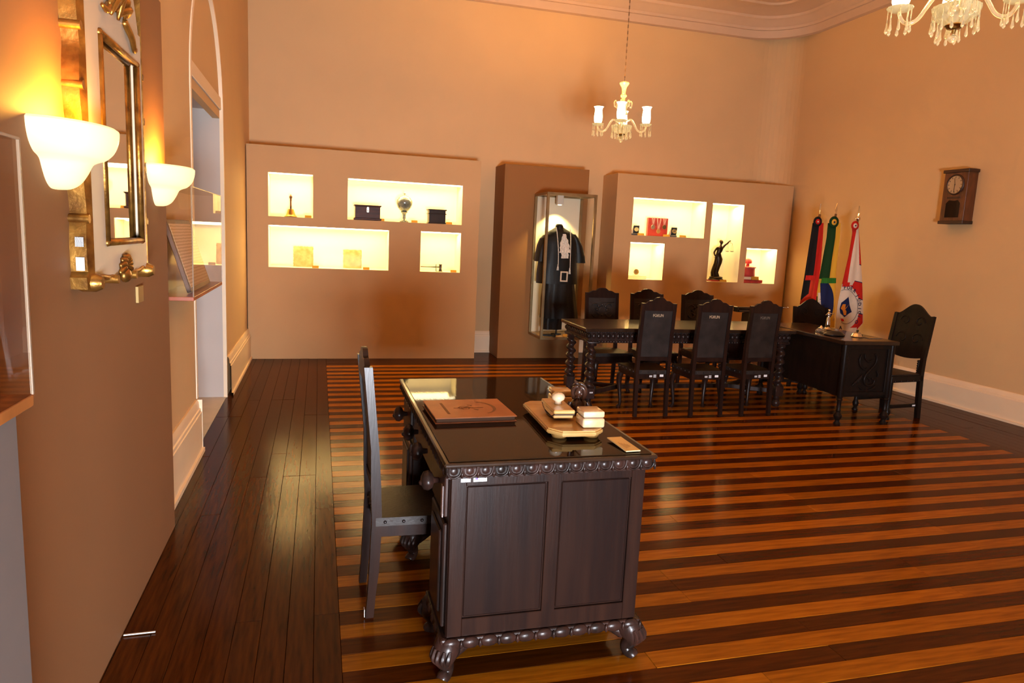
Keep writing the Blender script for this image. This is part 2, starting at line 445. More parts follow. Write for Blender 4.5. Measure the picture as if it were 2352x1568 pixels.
NI1 = [(-.603, -.076, 1.777, 2.303), (.341, 1.805, 1.783, 2.290), (-.603, .863, 1.156, 1.670), (1.272, 1.803, 1.156, 1.677)]
NI2 = [(4.245, 5.392, 1.763, 2.284), (4.242, 4.775, 1.140, 1.662), (5.498, 6.018, 1.140, 2.275), (6.126, 6.652, 1.134, 1.652)]
DW1 = display_wall('display_wall', 'wide low display wall with four lit niches beside the left wall', -.85, 2.04, 2.62, NI1)
DW2 = display_wall('display_wall', 'low display wall with four lit niches behind the dark chairs', 3.983, 6.832, 2.598, NI2)
tag(B().box(2.364, 3.558, 9.13, YB-.001, 0, 2.612, .003).obj('pier', mat('pier_paint', (.27, .112, .022), .7, var=.05, vscale=1.5)), 'brown free-standing pier behind the robe case', 'pier')
# ---------------------------------------------------------------- exhibits in the left display wall
YE = 9.27
def lathe_thing(name, label, cat, x, y, z, parts, n=24):
    t = thing(name, label, cat, (x, y, z))
    for pn, prof, m in parts: B().lathe(prof, n=n).obj(pn, m, t, smooth=50)
    return t
zf = 1.778
lathe_thing('hand_bell', 'brass hand bell with a turned wooden handle, upright in the top left niche', 'bell', -.345, YE, zf, [
    ('bell_body', [(.0, .004), (.074, .0), (.079, .004), (.077, .010), (.066, .018), (.054, .038), (.044, .065), (.037, .090), (.033, .098), (.012, .102), (.0, .102)], M_BRASS),
    ('handle', [(.011, .101), (.011, .13), (.014, .135), (.011, .14), (.010, .19), (.013, .215), (.010, .222), (.018, .235), (.019, .25), (.015, .262), (.008, .266), (.006, .275), (.0, .28)], mat('bell_handle', (.20, .075, .03), .4, var=.4, vscale=20))])
label_plate(-.135, 9.18, zf, 'brass label plate beside the hand bell')
M_CHEST = mat('chest_wood', (.085, .018, .008), .4, spec=.2, coat=.08, var=.5, vscale=6, stretch=(1, 6, 6))
t = thing('wooden_chest', 'dark red-brown wooden chest with a brass lock plate in the upper niche', 'chest', (.595, YE, 1.785))
B().box(-.155, .155, -.10, .10, .025, .17, .003).obj('body', M_CHEST, t)
B().box(-.172, .172, -.115, .115, 0, .027, .006).obj('plinth', M_CHEST, t)
ld = B().box(-.172, .172, -.115, .115, .178, .19, .004).box(-.162, .162, -.107, .107, .168, .180, .004).obj('lid', M_CHEST, t)
B().prism([(-.012, .10), (.012, .10), (.014, .15), (.010, .165), (-.010, .165), (-.014, .15)], 'Y', -.104, -.099).lathe([(.0, 0), (.008, 0), (.008, .006), (0, .008)], (0, -.103, .118), 10, 'Y').obj('lock_plate', mat('silvered', (.6, .55, .45), .3, 1), t)
label_plate(.765, 9.18, 1.784, 'brass label plate beside the red-brown chest')
M_URN = mat('urn_glaze', (.30, .33, .29), .18, .35, var=1, col2=(.17, .20, .17), vscale=20, coat=.5)
lathe_thing('lidded_urn', 'grey-green metal lidded urn on a tall foot in the upper niche', 'urn', 1.067, YE, 1.785, [
    ('foot', [(0, 0), (.058, 0), (.058, .010), (.045, .018), (.028, .035), (.020, .06), (.019, .085), (.027, .112), (.044, .125), (.046, .132), (.036, .138), (0, .138)], M_URN),
    ('bowl', [(.038, .138), (.060, .155), (.088, .19), (.104, .235), (.106, .26), (.098, .285), (.080, .302), (.076, .304), (0, .304)], M_URN),
    ('lid', [(.082, .302), (.074, .315), (.045, .330), (.028, .338), (.012, .345), (.008, .352), (.014, .362), (.013, .372), (.006, .38), (.004, .392), (0, .398)], mat('urn_lid', (.52, .47, .33), .25, .6, var=.3, vscale=20))])
label_plate(1.19, 9.18, 1.784, 'brass label plate beside the lidded urn')
M_BOX2 = mat('ebony_box', (.030, .012, .006), .4, spec=.2, coat=.05, var=.5, vscale=8)
t = thing('wooden_box', 'small almost black wooden box with a stepped lid, right end of the upper niche', 'box', (1.492, YE, 1.785))
B().box(-.108, .108, -.08, .08, .016, .125, .002).obj('body', M_BOX2, t)
B().box(-.118, .118, -.09, .09, 0, .018, .004).obj('plinth', M_BOX2, t)
B().box(-.120, .120, -.092, .092, .122, .132, .003).box(-.108, .108, -.08, .08, .130, .172, .002).box(-.122, .122, -.094, .094, .170, .186, .004).obj('lid', M_BOX2, t)
label_plate(1.645, 9.18, 1.784, 'brass label plate beside the almost black box')
def old_sheet(x, w, h, label):
    t = thing('parchment', label, 'document', (x, YE+.05, 1.158), 0, 'old parchments in the lower left niche')
    b = B(); rnd = random.Random(int(x*1000)+5)
    ex = [(rnd.uniform(-1, 1)*.004) for _ in range(60)]
    def fn(u, v):
        edge = (1 if u in (0, 1) else 0); i = int(v*20)
        return ((u-.5)*w + (ex[i] if u == 0 else ex[i+25] if u == 1 else 0), .03+v*.055+.004*math.sin(u*7+v*5)-.03, v*h + .003+(ex[int(u*20)] if v == 1 else 0))
    b.grid(fn, 16, 20)
    r = bmesh.ops.solidify(b.bm, geom=list(b.bm.faces), thickness=.0025)
    b.obj('sheet', M_PAPER, t, smooth=40)
    wr = B(); rr = random.Random(3)
    B().box(-w*.3, w*.3, .02, .075, 0, .006, .001).obj('acrylic_stand', M_ACRY, t)
old_sheet(-.195, .245, .255, 'cream old parchment sheet standing left in the long lower niche')
old_sheet(.418, .235, .235, 'smaller stained old parchment sheet standing right in the long lower niche')
label_plate(-.045, 9.18, 1.157, 'brass label plate beside the left parchment')
label_plate(.585, 9.18, 1.157, 'brass label plate beside the right parchment')
M_GAV = mat('gavel_wood', (.05, .025, .016), .35, coat=.3, var=.4, vscale=10)
t = thing('gavel', 'dark wooden gavel lying on a rest in the small lower niche', 'gavel', (1.53, YE, 1.158))
B().lathe([(0, -.045), (.021, -.045), (.022, -.040), (.018, -.030), (.019, -.012), (.015, -.008), (.015, .008), (.019, .012), (.018, .030), (.022, .040), (.021, .045), (0, .045)], (.035, 0, .050), 20).obj('head', M_GAV, t, smooth=40)
B().lathe([(0, -.26), (.006, -.26), (.005, -.18), (.007, -.10), (.009, -.06), (.006, -.05), (.008, -.02), (.008, .02), (0, .03)], (.03, 0, .057), 12, 'X').obj('handle', M_GAV, t, smooth=40)
B().box(-.026, .065, -.03, .03, 0, .004, .001).box(-.026, -.020, -.02, .02, .003, .042).lathe([(0, .04), (.004, .042), (.005, .09), (0, .095)], (-.023, .0, 0), 8).obj('rest', M_BLACK, t)
label_plate(1.725, 9.18, 1.157, 'brass label plate beside the gavel')

# ---------------------------------------------------------------- exhibits in the right display wall
M_NAVY = mat('navy_velvet', (.018, .022, .06), .7, sheen=.3)
M_GOLD = mat('gold_medal', (.80, .58, .18), .28, 1)
def medal_case(x, label, dark):
    t = thing('medal_case', label, 'medal case', (x, YE, 1.765), math.radians(-14), 'open medal cases')
    B().box(-.075, .045, -.07, .07, 0, .022, .003).obj('base', M_NAVY, t)
    B().rbox((.012, -.005, .080), (.085, .012, .115), (math.radians(14), 0, 0), .003).obj('lid', M_BLACK, t)
    B().prism([(-.07, .020), (-.030, .020), (-.030, .125)], 'Y', -.004, .012).obj('satin_flap', mat('satin_beige', (.55, .42, .30), .5), t)
    md = B().lathe([(0, 0), (.029, 0), (.031, .003), (.029, .006), (0, .006)], (.014, -.016, .082), 28, 'Y').obj('medal', M_GOLD, t, smooth=40)
    if dark: B().lathe([(.017, .0062), (.022, .0062), (.022, .0078), (.017, .0078)], (.014, -.016, .082), 24, 'Y', cap=False).box(.001, .027, -.0238, -.022, .074, .090).obj('emblem', mat('emblem_dark', (.10, .06, .02), .5), md)
medal_case(4.365, 'small navy medal case with a plain gold medal at the left end', 0)
medal_case(4.965, 'small navy medal case with a dark emblem on its gold medal', 1)
label_plate(4.41, 9.18, 1.764, 'brass label plate under the plain gold medal', .10)
label_plate(4.815, 9.18, 1.764, 'brass label plate under the red medal board', .10)
label_plate(5.075, 9.18, 1.764, 'brass label plate under the dark-emblem medal', .10)
M_RED = mat('red_velvet', (.42, .018, .012), .7, sheen=.4, var=.2, vscale=20)
t = thing('medal_board', 'red velvet board with three hanging ribbon medals', 'medal display', (4.735, YE+.03, 1.764))
B().box(-.158, .158, 0, .06, 0, .262, .004).obj('board', M_RED, t)
for i, (mx, mz, mm) in enumerate(((-.082, .128, (.55, .47, .40)), (.008, .072, (.75, .50, .22)), (.098, .135, (.28, .19, .10)))):
    md = B().lathe([(0, 0), (.030, 0), (.032, .003), (.030, .006), (0, .006)], (mx, -.004, mz), 26, 'Y').obj('medal', mat('medal_%d' % i, mm, .35, .9), t, smooth=40)
    for s in (-1, 1):
        wdt = .030 if i == 1 else .018
        B().bar((mx+s*.004, -.006, mz+.028), (mx+s*wdt, -.006, .266), .016, .003, up=(0, 1, 0)).obj('ribbon', mat('ribbon_white', (.75, .55, .48), .6), md)
        B().bar((mx+s*.004, -.008, mz+.03), (mx+s*wdt, -.008, .266), .006, .002, up=(0, 1, 0)).obj('ribbon_stripe', M_RED, md)
t = thing('commemorative_coin', 'bronze coin upright on a clear stand alone in its niche', 'coin', (4.425, YE, 1.142))
B().lathe([(0, 0), (.038, 0), (.041, .002), (.041, .005), (.038, .007), (0, .007)], (0, 0, .098), 32, 'Y').obj('coin', mat('coin_bronze', (.52, .34, .13), .4, .7, var=.3, vscale=40), t, smooth=40)
B().box(-.16, .16, -.02, .10, 0, .05, .004).box(-.05, .05, -.018, .018, .05, .06, .002).obj('stand', mat('frosted_stand', (.86, .82, .66), .5), t)
# statue of justice
M_BRONZE = mat('bronze', (.055, .030, .014), .34, .75, var=.6, vscale=12)
S0 = onY(1643, 638, YE)
t = thing('justice_statue', 'dark bronze statue of a blindfolded woman raising a pair of scales', 'statue', (5.735, YE, 1.142))
B().box(-.125, .12, -.09, .09, 0, .020, .003).obj('book_plinth', M_RED, t)
B().lathe([(0, .018), (.115, .018), (.118, .03), (.105, .04), (.10, .05), (.108, .058), (.095, .068), (.05, .075), (0, .078)], n=28, sx=1, sy=.75).obj('base', M_BRONZE, t, smooth=50)
def ell(cx, cy, z, rx, ry, n=20, pl=0, k=7, ph=0):
    return [(cx+rx*math.cos(2*PI*i/n)*(1+pl*math.cos(k*2*PI*i/n+ph)), cy+ry*math.sin(2*PI*i/n)*(1+pl*math.cos(k*2*PI*i/n+ph)), z) for i in range(n)]
body = [(-.015, .070, .062, .05, .10), (-.018, .09, .060, .05, .12), (-.03, .13, .052, .045, .12), (-.012, .20, .055, .045, .10), (.012, .27, .058, .045, .08), (.020, .33, .060, .046, .06), (.010, .375, .050, .040, .04), (.010, .415, .036, .030, .02), (.022, .445, .043, .034, .02), (.030, .475, .046, .036, 0), (.034, .50, .050, .030, 0), (.036, .515, .030, .022, 0), (.038, .525, .015, .014, 0), (.040, .545, .014, .014, 0), (.041, .562, .013, .013, 0)]
R = []
for i in range(len(body)-1):
    for s in range(3):
        f = s/3; a, b_ = body[i], body[i+1]; q = [x+(y_-x)*f for x, y_ in zip(a, b_)]
        R.append(ell(q[0], 0, q[1], q[2], q[3], 36, q[4], 9, q[1]*9))
B().rings(R).obj('draped_body', M_BRONZE, t, smooth=60)
hd = B().ball((.042, -.004, .578), .026, .9, 1.0, 1.25, 14).ball((.042, -.030, .574), .006, .7, 1, 1).ball((.042, .012, .590), .026, .95, 1, 1, 12).obj('head', M_BRONZE, t, smooth=True)
B().lathe([(.026, -.005), (.0275, 0), (.026, .006)], (.042, -.004, .583), 16, cap=False).obj('blindfold', M_BRONZE, hd, smooth=True)
B().tube([(.075, 0, .500), (.098, -.01, .535), (.130, -.02, .565), (.152, -.025, .592), (.168, -.025, .604), (.182, -.025, .606)], [.016, .014, .012, .010, .009, .007], 10).obj('raised_arm', M_BRONZE, t, smooth=True)
B().tube([(-.010, 0, .500), (-.040, 0, .470), (-.070, -.01, .425), (-.066, -.03, .385), (-.052, -.04, .365)], [.016, .015, .013, .011, .010], 10).obj('lowered_arm', M_BRONZE, t, smooth=True)
sc = B().tube([(.178, -.025, .606), (.178, -.025, .575)], .002, 5).tube([(.140, -.025, .567), (.178, -.025, .577), (.216, -.025, .567)], .0025, 6).obj('scale_beam', M_BRONZE, t)
for s in (-1, 1):
    cx = .178+s*.038
    b = B()
    for a in range(3):
        an = a*2*PI/3; b.tube([(cx, -.025, .567), (cx+.028*math.cos(an), -.025+.028*math.sin(an), .452)], .0012, 4)
    b.lathe([(0, .444), (.018, .446), (.030, .453), (.028, .454), (.016, .449), (0, .447)], (cx, -.025, 0), 16)
    b.obj('scale_pan', M_BRONZE, sc)
B().bar((-.055, -.045, .372), (-.085, -.045, .16), .010, .004).bar((-.085, -.045, .352), (-.022, -.045, .362), .007, .006).tube([(-.055, -.045, .362), (-.050, -.045, .40)], .006, 8).obj('sword', M_BRONZE, t)
label_plate(5.80, 9.18, 1.141, 'brass label plate at the foot of the bronze statue', .11)
# red doctoral cap on books
t = thing('doctoral_cap', 'red tasselled doctoral cap with a pompon in the right-hand niche', 'hat', (6.275, YE+.02, 1.235))
B().lathe([(0, 0), (.112, 0), (.116, .01), (.112, .05), (.108, .125), (.0, .128)], n=40, lobes=20, amp=.012).obj('crown', M_RED, t, smooth=50)
B().lathe([(.108, .118), (.122, .124), (.124, .135), (.110, .142), (0, .142)], n=60, lobes=15, amp=.03).obj('fringe', M_RED, t, smooth=50)
B().lathe([(.024, .14), (.026, .165), (.022, .185), (.03, .19)], n=16).obj('stem', M_RED, t, smooth=50)
B().lathe([(.030, .185), (.052, .192), (.058, .215), (.050, .245), (.030, .262), (0, .268)], n=44, lobes=11, amp=.06).obj('pompon', mat('red_tuft', (.55, .03, .03), .8, sheen=.5), t, smooth=True)
def book(name, label, x, y, z, w, d, h, m, rz=0):
    t = thing(name, label, 'book', (x, y, z), rz)
    B().box(-w/2, w/2, -d/2, d/2, 0, .004, .001).box(-w/2, w/2, -d/2, d/2, h-.004, h, .001).box(-w/2, w/2, d/2-.004, d/2, 0, h).obj('cover', m, t)
    B().box(-w/2+.005, w/2-.004, -d/2+.004, d/2-.004, .004, h-.004).obj('pages', mat('page_edges', (.75, .6, .42), .8, var=.2, vscale=60, stretch=(1, 1, 30)), t)
    return t
book('red_book', 'red bound book under the doctoral cap, lowest of the pile', 6.30, YE, 1.137, .32, .24, .046, M_RED, PI)
book('red_book', 'second red bound book, directly beneath the doctoral cap', 6.275, YE+.01, 1.184, .27, .22, .048, mat('red_cover', (.5, .05, .035), .6))
label_plate(6.325, 9.155, 1.184, 'brass label plate resting on the red books', .12, .05)

# ---------------------------------------------------------------- robe in its glass case
X0, X1, Y0, Y1, Z0, Z1 = 2.79, 3.475, 8.57, 9.125, .345, 2.245
t = thing('glass_case', 'tall bronze-framed glass case holding a black robe, fixed to the pier', 'display case', ((X0+X1)/2, (Y0+Y1)/2, 0))
ox, oy = (X0+X1)/2, (Y0+Y1)/2; hx, hy = (X1-X0)/2, (Y1-Y0)/2; pw = .034
for sx in (-1, 1):
    for sy in (-1, 1):
        B().box(sx*hx-sx*pw, sx*hx, sy*hy-sy*pw, sy*hy, Z0, Z1, .002).obj('post', M_FRAME, t)
def ringframe(nm, z0, z1):
    b = B()
    for s in (-1, 1):
        b.box(-hx+pw, hx-pw, s*hy-s*pw, s*hy, z0, z1).box(s*hx-s*pw, s*hx, -hy+pw, hy-pw, z0, z1)
    return b.obj(nm, M_FRAME, t)
ringframe('top_frame', Z1-.034, Z1); ringframe('bottom_frame', Z0, Z0+.034)
B().box(-hx+pw, hx-pw, -hy+pw, hy-pw, Z0+.002, Z0+.032).obj('base_board', mat('case_base', (.72, .62, .42), .5), t)
B().box(-hx+pw, hx-pw, -hy+pw, hy-pw, Z1-.012, Z1-.002).obj('case_top', M_PANEL, t)
B().box(-hx+pw, hx-pw, hy-.016, hy-.004, Z0+.03, Z1-.03).obj('back_board', mat('case_back', (.80, .68, .48), .6), t)
B().box(-hx+pw, hx-pw, -hy+.012, -hy+.018, Z0+.03, Z1-.03).obj('front_pane', M_GLASS, t)
for s in (-1, 1): B().box(s*hx-s*.012, s*hx-s*.018, -hy+pw, hy-pw, Z0+.03, Z1-.03).obj('side_pane', M_GLASS, t)
sp = B().box(-.09, -.005, .05, .12, Z1-.135, Z1-.012, .004).obj('spot_lamp', mat('spot_white', (.7, .6, .48), .4), t)
B().lathe([(0, 0), (.026, 0), (.026, .004), (0, .004)], (-.047, .085, Z1-.139), 16).obj('spot_lens', M_STRIP, sp)
lamp('spot_light', 'SPOT', (-.047, .085, Z1-.15), 48, (1, .74, .30), (math.radians(9), 0, 0), .02, spot=math.radians(100)).parent = sp
YRb = 8.86
M_ROBE = mat('black_satin', (.010, .008, .007), .45, spec=.22, var=.6, vscale=5, bump=.25, bscale=7, stretch=(3, 3, .7), sheen=.1)
def RB(zx, zy): return onY(1215+zx/5.407, 500+zy/5.407, YRb)
t = thing('judge_robe', 'black judge robe with a white lace jabot on a hanging form', 'robe', (RB(380, 1400).x, YRb, Z0+.034))
org = Vector(t.location)
def loft(rows, n=40, pl=.03, k=9, pw_=2.4):
    R = []
    ex = []
    for a, b_ in zip(rows, rows[1:]):
        for s in range(4): ex.append([x+(y_-x)*s/4 for x, y_ in zip(a, b_)])
    ex.append(rows[-1])
    for zy, xl, xr, dep, off in ex:
        pa, pb_ = RB(xl, zy)-org, RB(xr, zy)-org; c = (pa+pb_)/2; rx = (pb_.x-pa.x)/2; ring = []
        for i in range(n):
            a = 2*PI*i/n; m_ = 1+pl*math.cos(k*a+zy*.003)
            ca, sa = math.cos(a), math.sin(a)
            ring.append((c.x+rx*math.copysign(abs(ca)**(2/pw_), ca)*m_, off+dep*math.copysign(abs(sa)**(2/pw_), sa)*m_, pa.z*.5+pb_.z*.5))
        R.append(ring)
    return B().rings(R)
loft([(1380, 150, 395, .09, 0), (1300, 150, 400, .09, 0), (1200, 160, 420, .09, 0)], pl=.05, k=8).obj('under_skirt', M_ROBE, t, smooth=60)
loft([(1240, 142, 592, .16, 0), (1150, 148, 582, .16, 0), (1000, 152, 565, .145, 0), (830, 172, 552, .13, 0), (700, 190, 540, .12, 0)], pl=.035, k=11).obj('skirt', M_ROBE, t, smooth=60)
loft([(815, 95, 590, .145, .005), (700, 100, 588, .145, .005), (560, 120, 585, .14, 0), (400, 150, 600, .13, 0), (300, 165, 600, .12, 0), (235, 185, 585, .105, 0), (180, 240, 530, .085, 0), (140, 300, 460, .06, 0), (118, 330, 425, .05, 0)], pl=.012, k=10).obj('coat', M_ROBE, t, smooth=60)
loft([(540, 78, 200, .10, .02), (440, 92, 215, .10, .02), (340, 112, 225, .10, .01), (260, 140, 240, .09, 0), (210, 185, 260, .07, 0)], n=28, pl=.02).obj('sleeve', M_ROBE, t, smooth=60)
loft([(560, 540, 700, .10, .02), (470, 540, 690, .105, .02), (350, 530, 658, .10, .01), (260, 520, 610, .09, 0), (205, 500, 570, .07, 0)], n=28, pl=.02).obj('sleeve', M_ROBE, t, smooth=60)
loft([(150, 322, 430, .062, 0), (120, 330, 425, .060, 0), (95, 335, 418, .055, 0), (78, 345, 405, .045, 0)], n=28, pl=0).obj('collar', M_ROBE, t, smooth=60)
M_LACE = mat('white_lace', (.80, .72, .62), .7, var=.3, vscale=60, bump=.5, bscale=90)
jb = B()
for k_, (za, zb, wa, wb) in enumerate(((200, 290, 18, 45), (270, 370, 42, 62), (340, 430, 50, 64), (410, 498, 44, 48))):
    def fn(u, v, za=za, zb=zb, wa=wa, wb=wb, k_=k_):
        zy = za+(zb-za)*v; w_ = wa+(wb-wa)*v; p = RB(395+(u-.5)*2*w_ + 4*math.sin(v*9+k_), zy)-org
        return (p.x, -.135-.012*k_*.6-.016*v-.010*math.cos(u*22+k_*2)*v, p.z)
    jb.grid(fn, 26, 8)
jb.obj('jabot', M_LACE, t, smooth=True)
for pts_, (tx, tz0, tz1) in (([(303, 118), (306, 200), (314, 400), (312, 575)], (308, 572, 642)), ([(473, 140), (472, 250), (462, 450), (457, 615)], (453, 612, 688))):
    cds = B().tube([(lambda q, i=i: (q.x, -.105-.05*min(1, i*.6)-.012, q.z))(RB(*p)-org) for i, p in enumerate(pts_)], .0055, 7).obj('cord', M_LACE, t, smooth=True)
    q0, q1 = RB(tx, tz0)-org, RB(tx, tz1)-org
    B().lathe([(0, q0.z), (.007, q0.z), (.009, q0.z-.01), (.006, q0.z-.014), (.010, q0.z-.03), (.0165, q1.z), (0, q1.z)], (q0.x, -.172, 0), 12, lobes=6, amp=.08).obj('tassel', M_LACE, cds, smooth=True)
a, b_ = RB(340, 655)-org, RB(425, 785)-org
bk = B()
cx, cz, bw, bh = (a.x+b_.x)/2, (a.z+b_.z)/2, (b_.x-a.x)/2, (a.z-b_.z)/2
for s in (-1, 1):
    bk.box(cx+s*bw, cx+s*(bw-.019), -.172, -.160, cz-bh, cz+bh, .003).box(cx-bw+.015, cx+bw-.015, -.172, -.160, cz+s*bh, cz+s*(bh-.019), .003)
bk.obj('buckle', mat('buckle_cream', (.70, .55, .40), .4, .2), t)
B().tube([(-.05, 0, .0), (-.05, 0, .2)], .012, 10).lathe([(0, 0), (.07, 0), (.07, .012), (0, .014)], (-.05, 0, 0), 20).obj('stand_pole', M_BLACK, t, smooth=40)
o = B().box(-.09, .09, -.035, .035, 0, .022, .004).obj('folded_sash', M_ROBE); o.location = (2.95, 8.68, Z0+.034); o.rotation_euler = (0, 0, -.35)
tag(o, 'black folded sash lying on the floor of the robe case', 'cloth')
o = label_plate(3.19, 8.66, Z0+.034, 'brass label plate on the floor of the robe case', .12, .03)
# ---------------------------------------------------------------- high-back chairs of the long table
STUD = []
def stud(t, loc, r=1):
    if not STUD:
        o = B().ball((0, 0, 0), .0075, 1, 1, 1, 8).obj('stud', mat('dark_studs', (.05, .04, .04), .3, .8), t, smooth=True); STUD.append(o.data)
    else:
        o = bpy.data.objects.new('stud', STUD[0]); COL.objects.link(o); o.parent = t
    o.location = loc
def post_path(zt): return [(-.185, 0), (-.168, .22), (-.160, .43), (-.172, .75), (-.205, zt)]
def post_y(z):
    P = post_path(1.10)
    for (a, za), (b, zb) in zip(P, P[1:]):
        if za <= z <= zb: return a+(b-a)*(z-za)/(zb-za)
    return P[-1][0]
def high_chair(label, w=.365, front_carved=False, letters=None, stickers=True, wood=None, group='high-back chairs'):
    wood = wood or M_WOODR
    t = thing('high_back_chair', label, 'chair', group=group)
    hw = w/2; ps = .034
    for s in (-1, 1):                                   # continuous rear posts
        R = []
        for yy, z in [(post_y(z), z) for z in (0, .1, .22, .33, .43, .6, .75, .92, 1.10)]:
            d = .042 if .2 < z < .7 else .034
            x0, x1 = s*hw, s*(hw-ps)
            R.append([(x0, yy-d/2, z), (x1, yy-d/2, z), (x1, yy+d/2, z), (x0, yy+d/2, z)])
        B().rings(R).obj('rear_post', wood, t)
    iw = hw-ps+.002
    def slab(z0, z1, th, off, x=iw, n=5):
        b = B(); R = []
        for i in range(n+1):
            z = z0+(z1-z0)*i/n; yy = post_y(min(z, 1.1))+off
            R.append([(-x, yy-th/2, z), (x, yy-th/2, z), (x, yy+th/2, z), (-x, yy+th/2, z)])
        return b.rings(R)
    slab(.575, 1.04, .012, 0).obj('back_panel', M_LEATH, t)
    slab(.545, .585, .022, 0).obj('lower_rail', wood, t)
    k_ = w/.36
    half = [(.166, 0), (.150, .002), (.138, .008), (.122, .020), (.104, .031), (.090, .033), (.070, .034), (.062, .037), (.056, .046), (.044, .057), (.028, .063), (0, .066)]
    out = [(-x*k_, 1.092+z) for x, z in half] + [(x*k_, 1.092+z) for x, z in half[-2::-1]] + [(iw, 1.03), (-iw, 1.03)]
    b = B(); b.prism(out, 'Y', -.010, .012); b.obj('crest_rail', wood, t).location = (0, post_y(1.1)-.002, 0)
    for s in (-1, 1):
        pass
    # seat: wooden frame with leather nailed over it
    sd0, sd1, fw = -.165, .225, hw+.022
    def trap(z0, z1, inset=0, bev=0):
        b = B()
        b.prism([(-hw+inset, sd0+inset), (hw-inset, sd0+inset), (fw-inset, sd1-inset), (-fw+inset, sd1-inset)], 'Z', z0, z1)
        return b
    fr = trap(.365, .425, .006).obj('seat_frame', wood, t)
    trap(.415, .452).obj('seat', M_LEATH, t)
    for s in (-1, 1):
        for i in range(5):
            f = (i+.5)/5; stud(t, (s*(hw+(fw-hw)*f+.001), sd0+(sd1-sd0)*f, .433))
    for i in range(4):
        stud(t, (-hw+.06+(w-.12)*i/3, sd0-.001, .433)); stud(t, (-fw+.05+(2*fw-.1)*i/3, sd1+.001, .433))
    for s in (-1, 1):                                   # cabriole front legs
        x = s*(fw-.03)
        pth = [(0, .0, .365), (.012, .012, .33), (.016, .018, .27), (.008, .010, .18), (.0, .0, .09), (.0, .0, .035), (.008, .012, .012), (.010, .016, 0)]
        B().tube([(x+s*a, sd1-.035+c, z) for a, c, z in pth], [.030, .033, .028, .020, .015, .015, .021, .022], 10).obj('front_leg', wood, t, smooth=50)
    sc_ = B(); n = 14
    top = [(-fw+.05+(2*fw-.1)*i/n, .366) for i in range(n+1)]
    bot = [(x, .343-.012*abs(math.sin(i*PI/n*3))) for i, (x, z) in enumerate(top)]
    sc_.prism(top+bot[::-1], 'Y', sd1-.030, sd1-.014); sc_.obj('front_apron', wood, t)
    if front_carved:                                    # embossed leather on the front of the back
        e = B(); yy = lambda z: post_y(z)+.008
        e.box(-iw+.02, iw-.02, yy(1.0)-.004, yy(1.0)+.002, .985, .992).box(-iw+.02, iw-.02, yy(.8)-.002, yy(.8)+.004, .775, .782)
        e.lathe([(.030, 0), (.038, .006), (.046, 0)], (0, yy(.90), .90), 24, 'Y', cap=False)
        for a in range(8):
            an = a*PI/4; e.ball((.062*math.cos(an), yy(.9)+.004, .90+.062*math.sin(an)), .016, 1, .5, 1, 8)
        for s in (-1, 1):
            e.tube([(s*(.085+.035*math.cos(q)), yy(.95)+.004, .945+.030*math.sin(q)) for q in [i*.6 for i in range(9)]], .007, 6)
            e.tube([(s*(.085+.035*math.cos(q)), yy(.85)+.004, .850-.030*math.sin(q)) for q in [i*.6 for i in range(9)]], .007, 6)
        e.obj('embossing', M_LEATH, t, smooth=True)
    if letters:
        text_obj('lettering', letters[0], .045, letters[1], (.0, post_y(.985)-.0075, .985), (PI/2-.05, 0, 0), t, .72)
    if stickers:
        for x, z, ww, hh in ((-.012, .392, .030, .018), (.030, .401, .028, .012), (.030, .386, .028, .012), (.100, .398, .038, .022)):
            B().box(-ww/2, ww/2, -.0008, .0008, -hh/2, hh/2).obj('sticker', M_STICK if ww < .035 else mat('sticker_white', (.78, .77, .77), .4), t).location = (x, sd0+.004, z)
    return t
M_STEN = mat('stencil_tan', (.50, .36, .22), .7, var=.5, vscale=60)
M_STENF = mat('stencil_faded', (.16, .12, .085), .7, var=.6, vscale=60)
nm = ('nearest the carved table end', 'in the middle of the near side', 'beside the small carved desk')
for i, (x, y, rz) in enumerate(((3.098, 6.125, -.045), (3.665, 6.07, -.045), (4.205, 6.06, .02))):
    c = high_chair('dark high-back chair stencilled FORUN on its back, '+nm[i], .352, letters=('FORUN', M_STENF if i == 2 else M_STEN), group='chairs on the near side of the long table')
    c.location = (x, y, 0); c.rotation_euler = (0, 0, rz)
far = ('leftmost of three beyond the long table', 'middle of three beyond the long table', 'rightmost of three beyond the long table')
for i, (x, y) in enumerate(((3.135, 7.20), (3.695, 7.20), (4.365, 7.22))):
    c = high_chair('dark chair with embossed back, '+far[i], .41, True, stickers=False, group='chairs on the far side of the long table')
    c.location = (x, y, 0); c.rotation_euler = (0, 0, PI+(.03, 0, -.02)[i]); c.scale = (1, 1, .975)
c = high_chair('dark high-back chair drawn up sideways to the foreground desk', .352, True, stickers=False, group='high-back chairs')
c.location = (.395, 3.015, 0); c.rotation_euler = (0, 0, -PI/2+.03)
B().box(-.012, .012, -.001, .001, 0, .035).obj('paint_chip', M_WHITE, c).location = (.163, -.2065, .006)

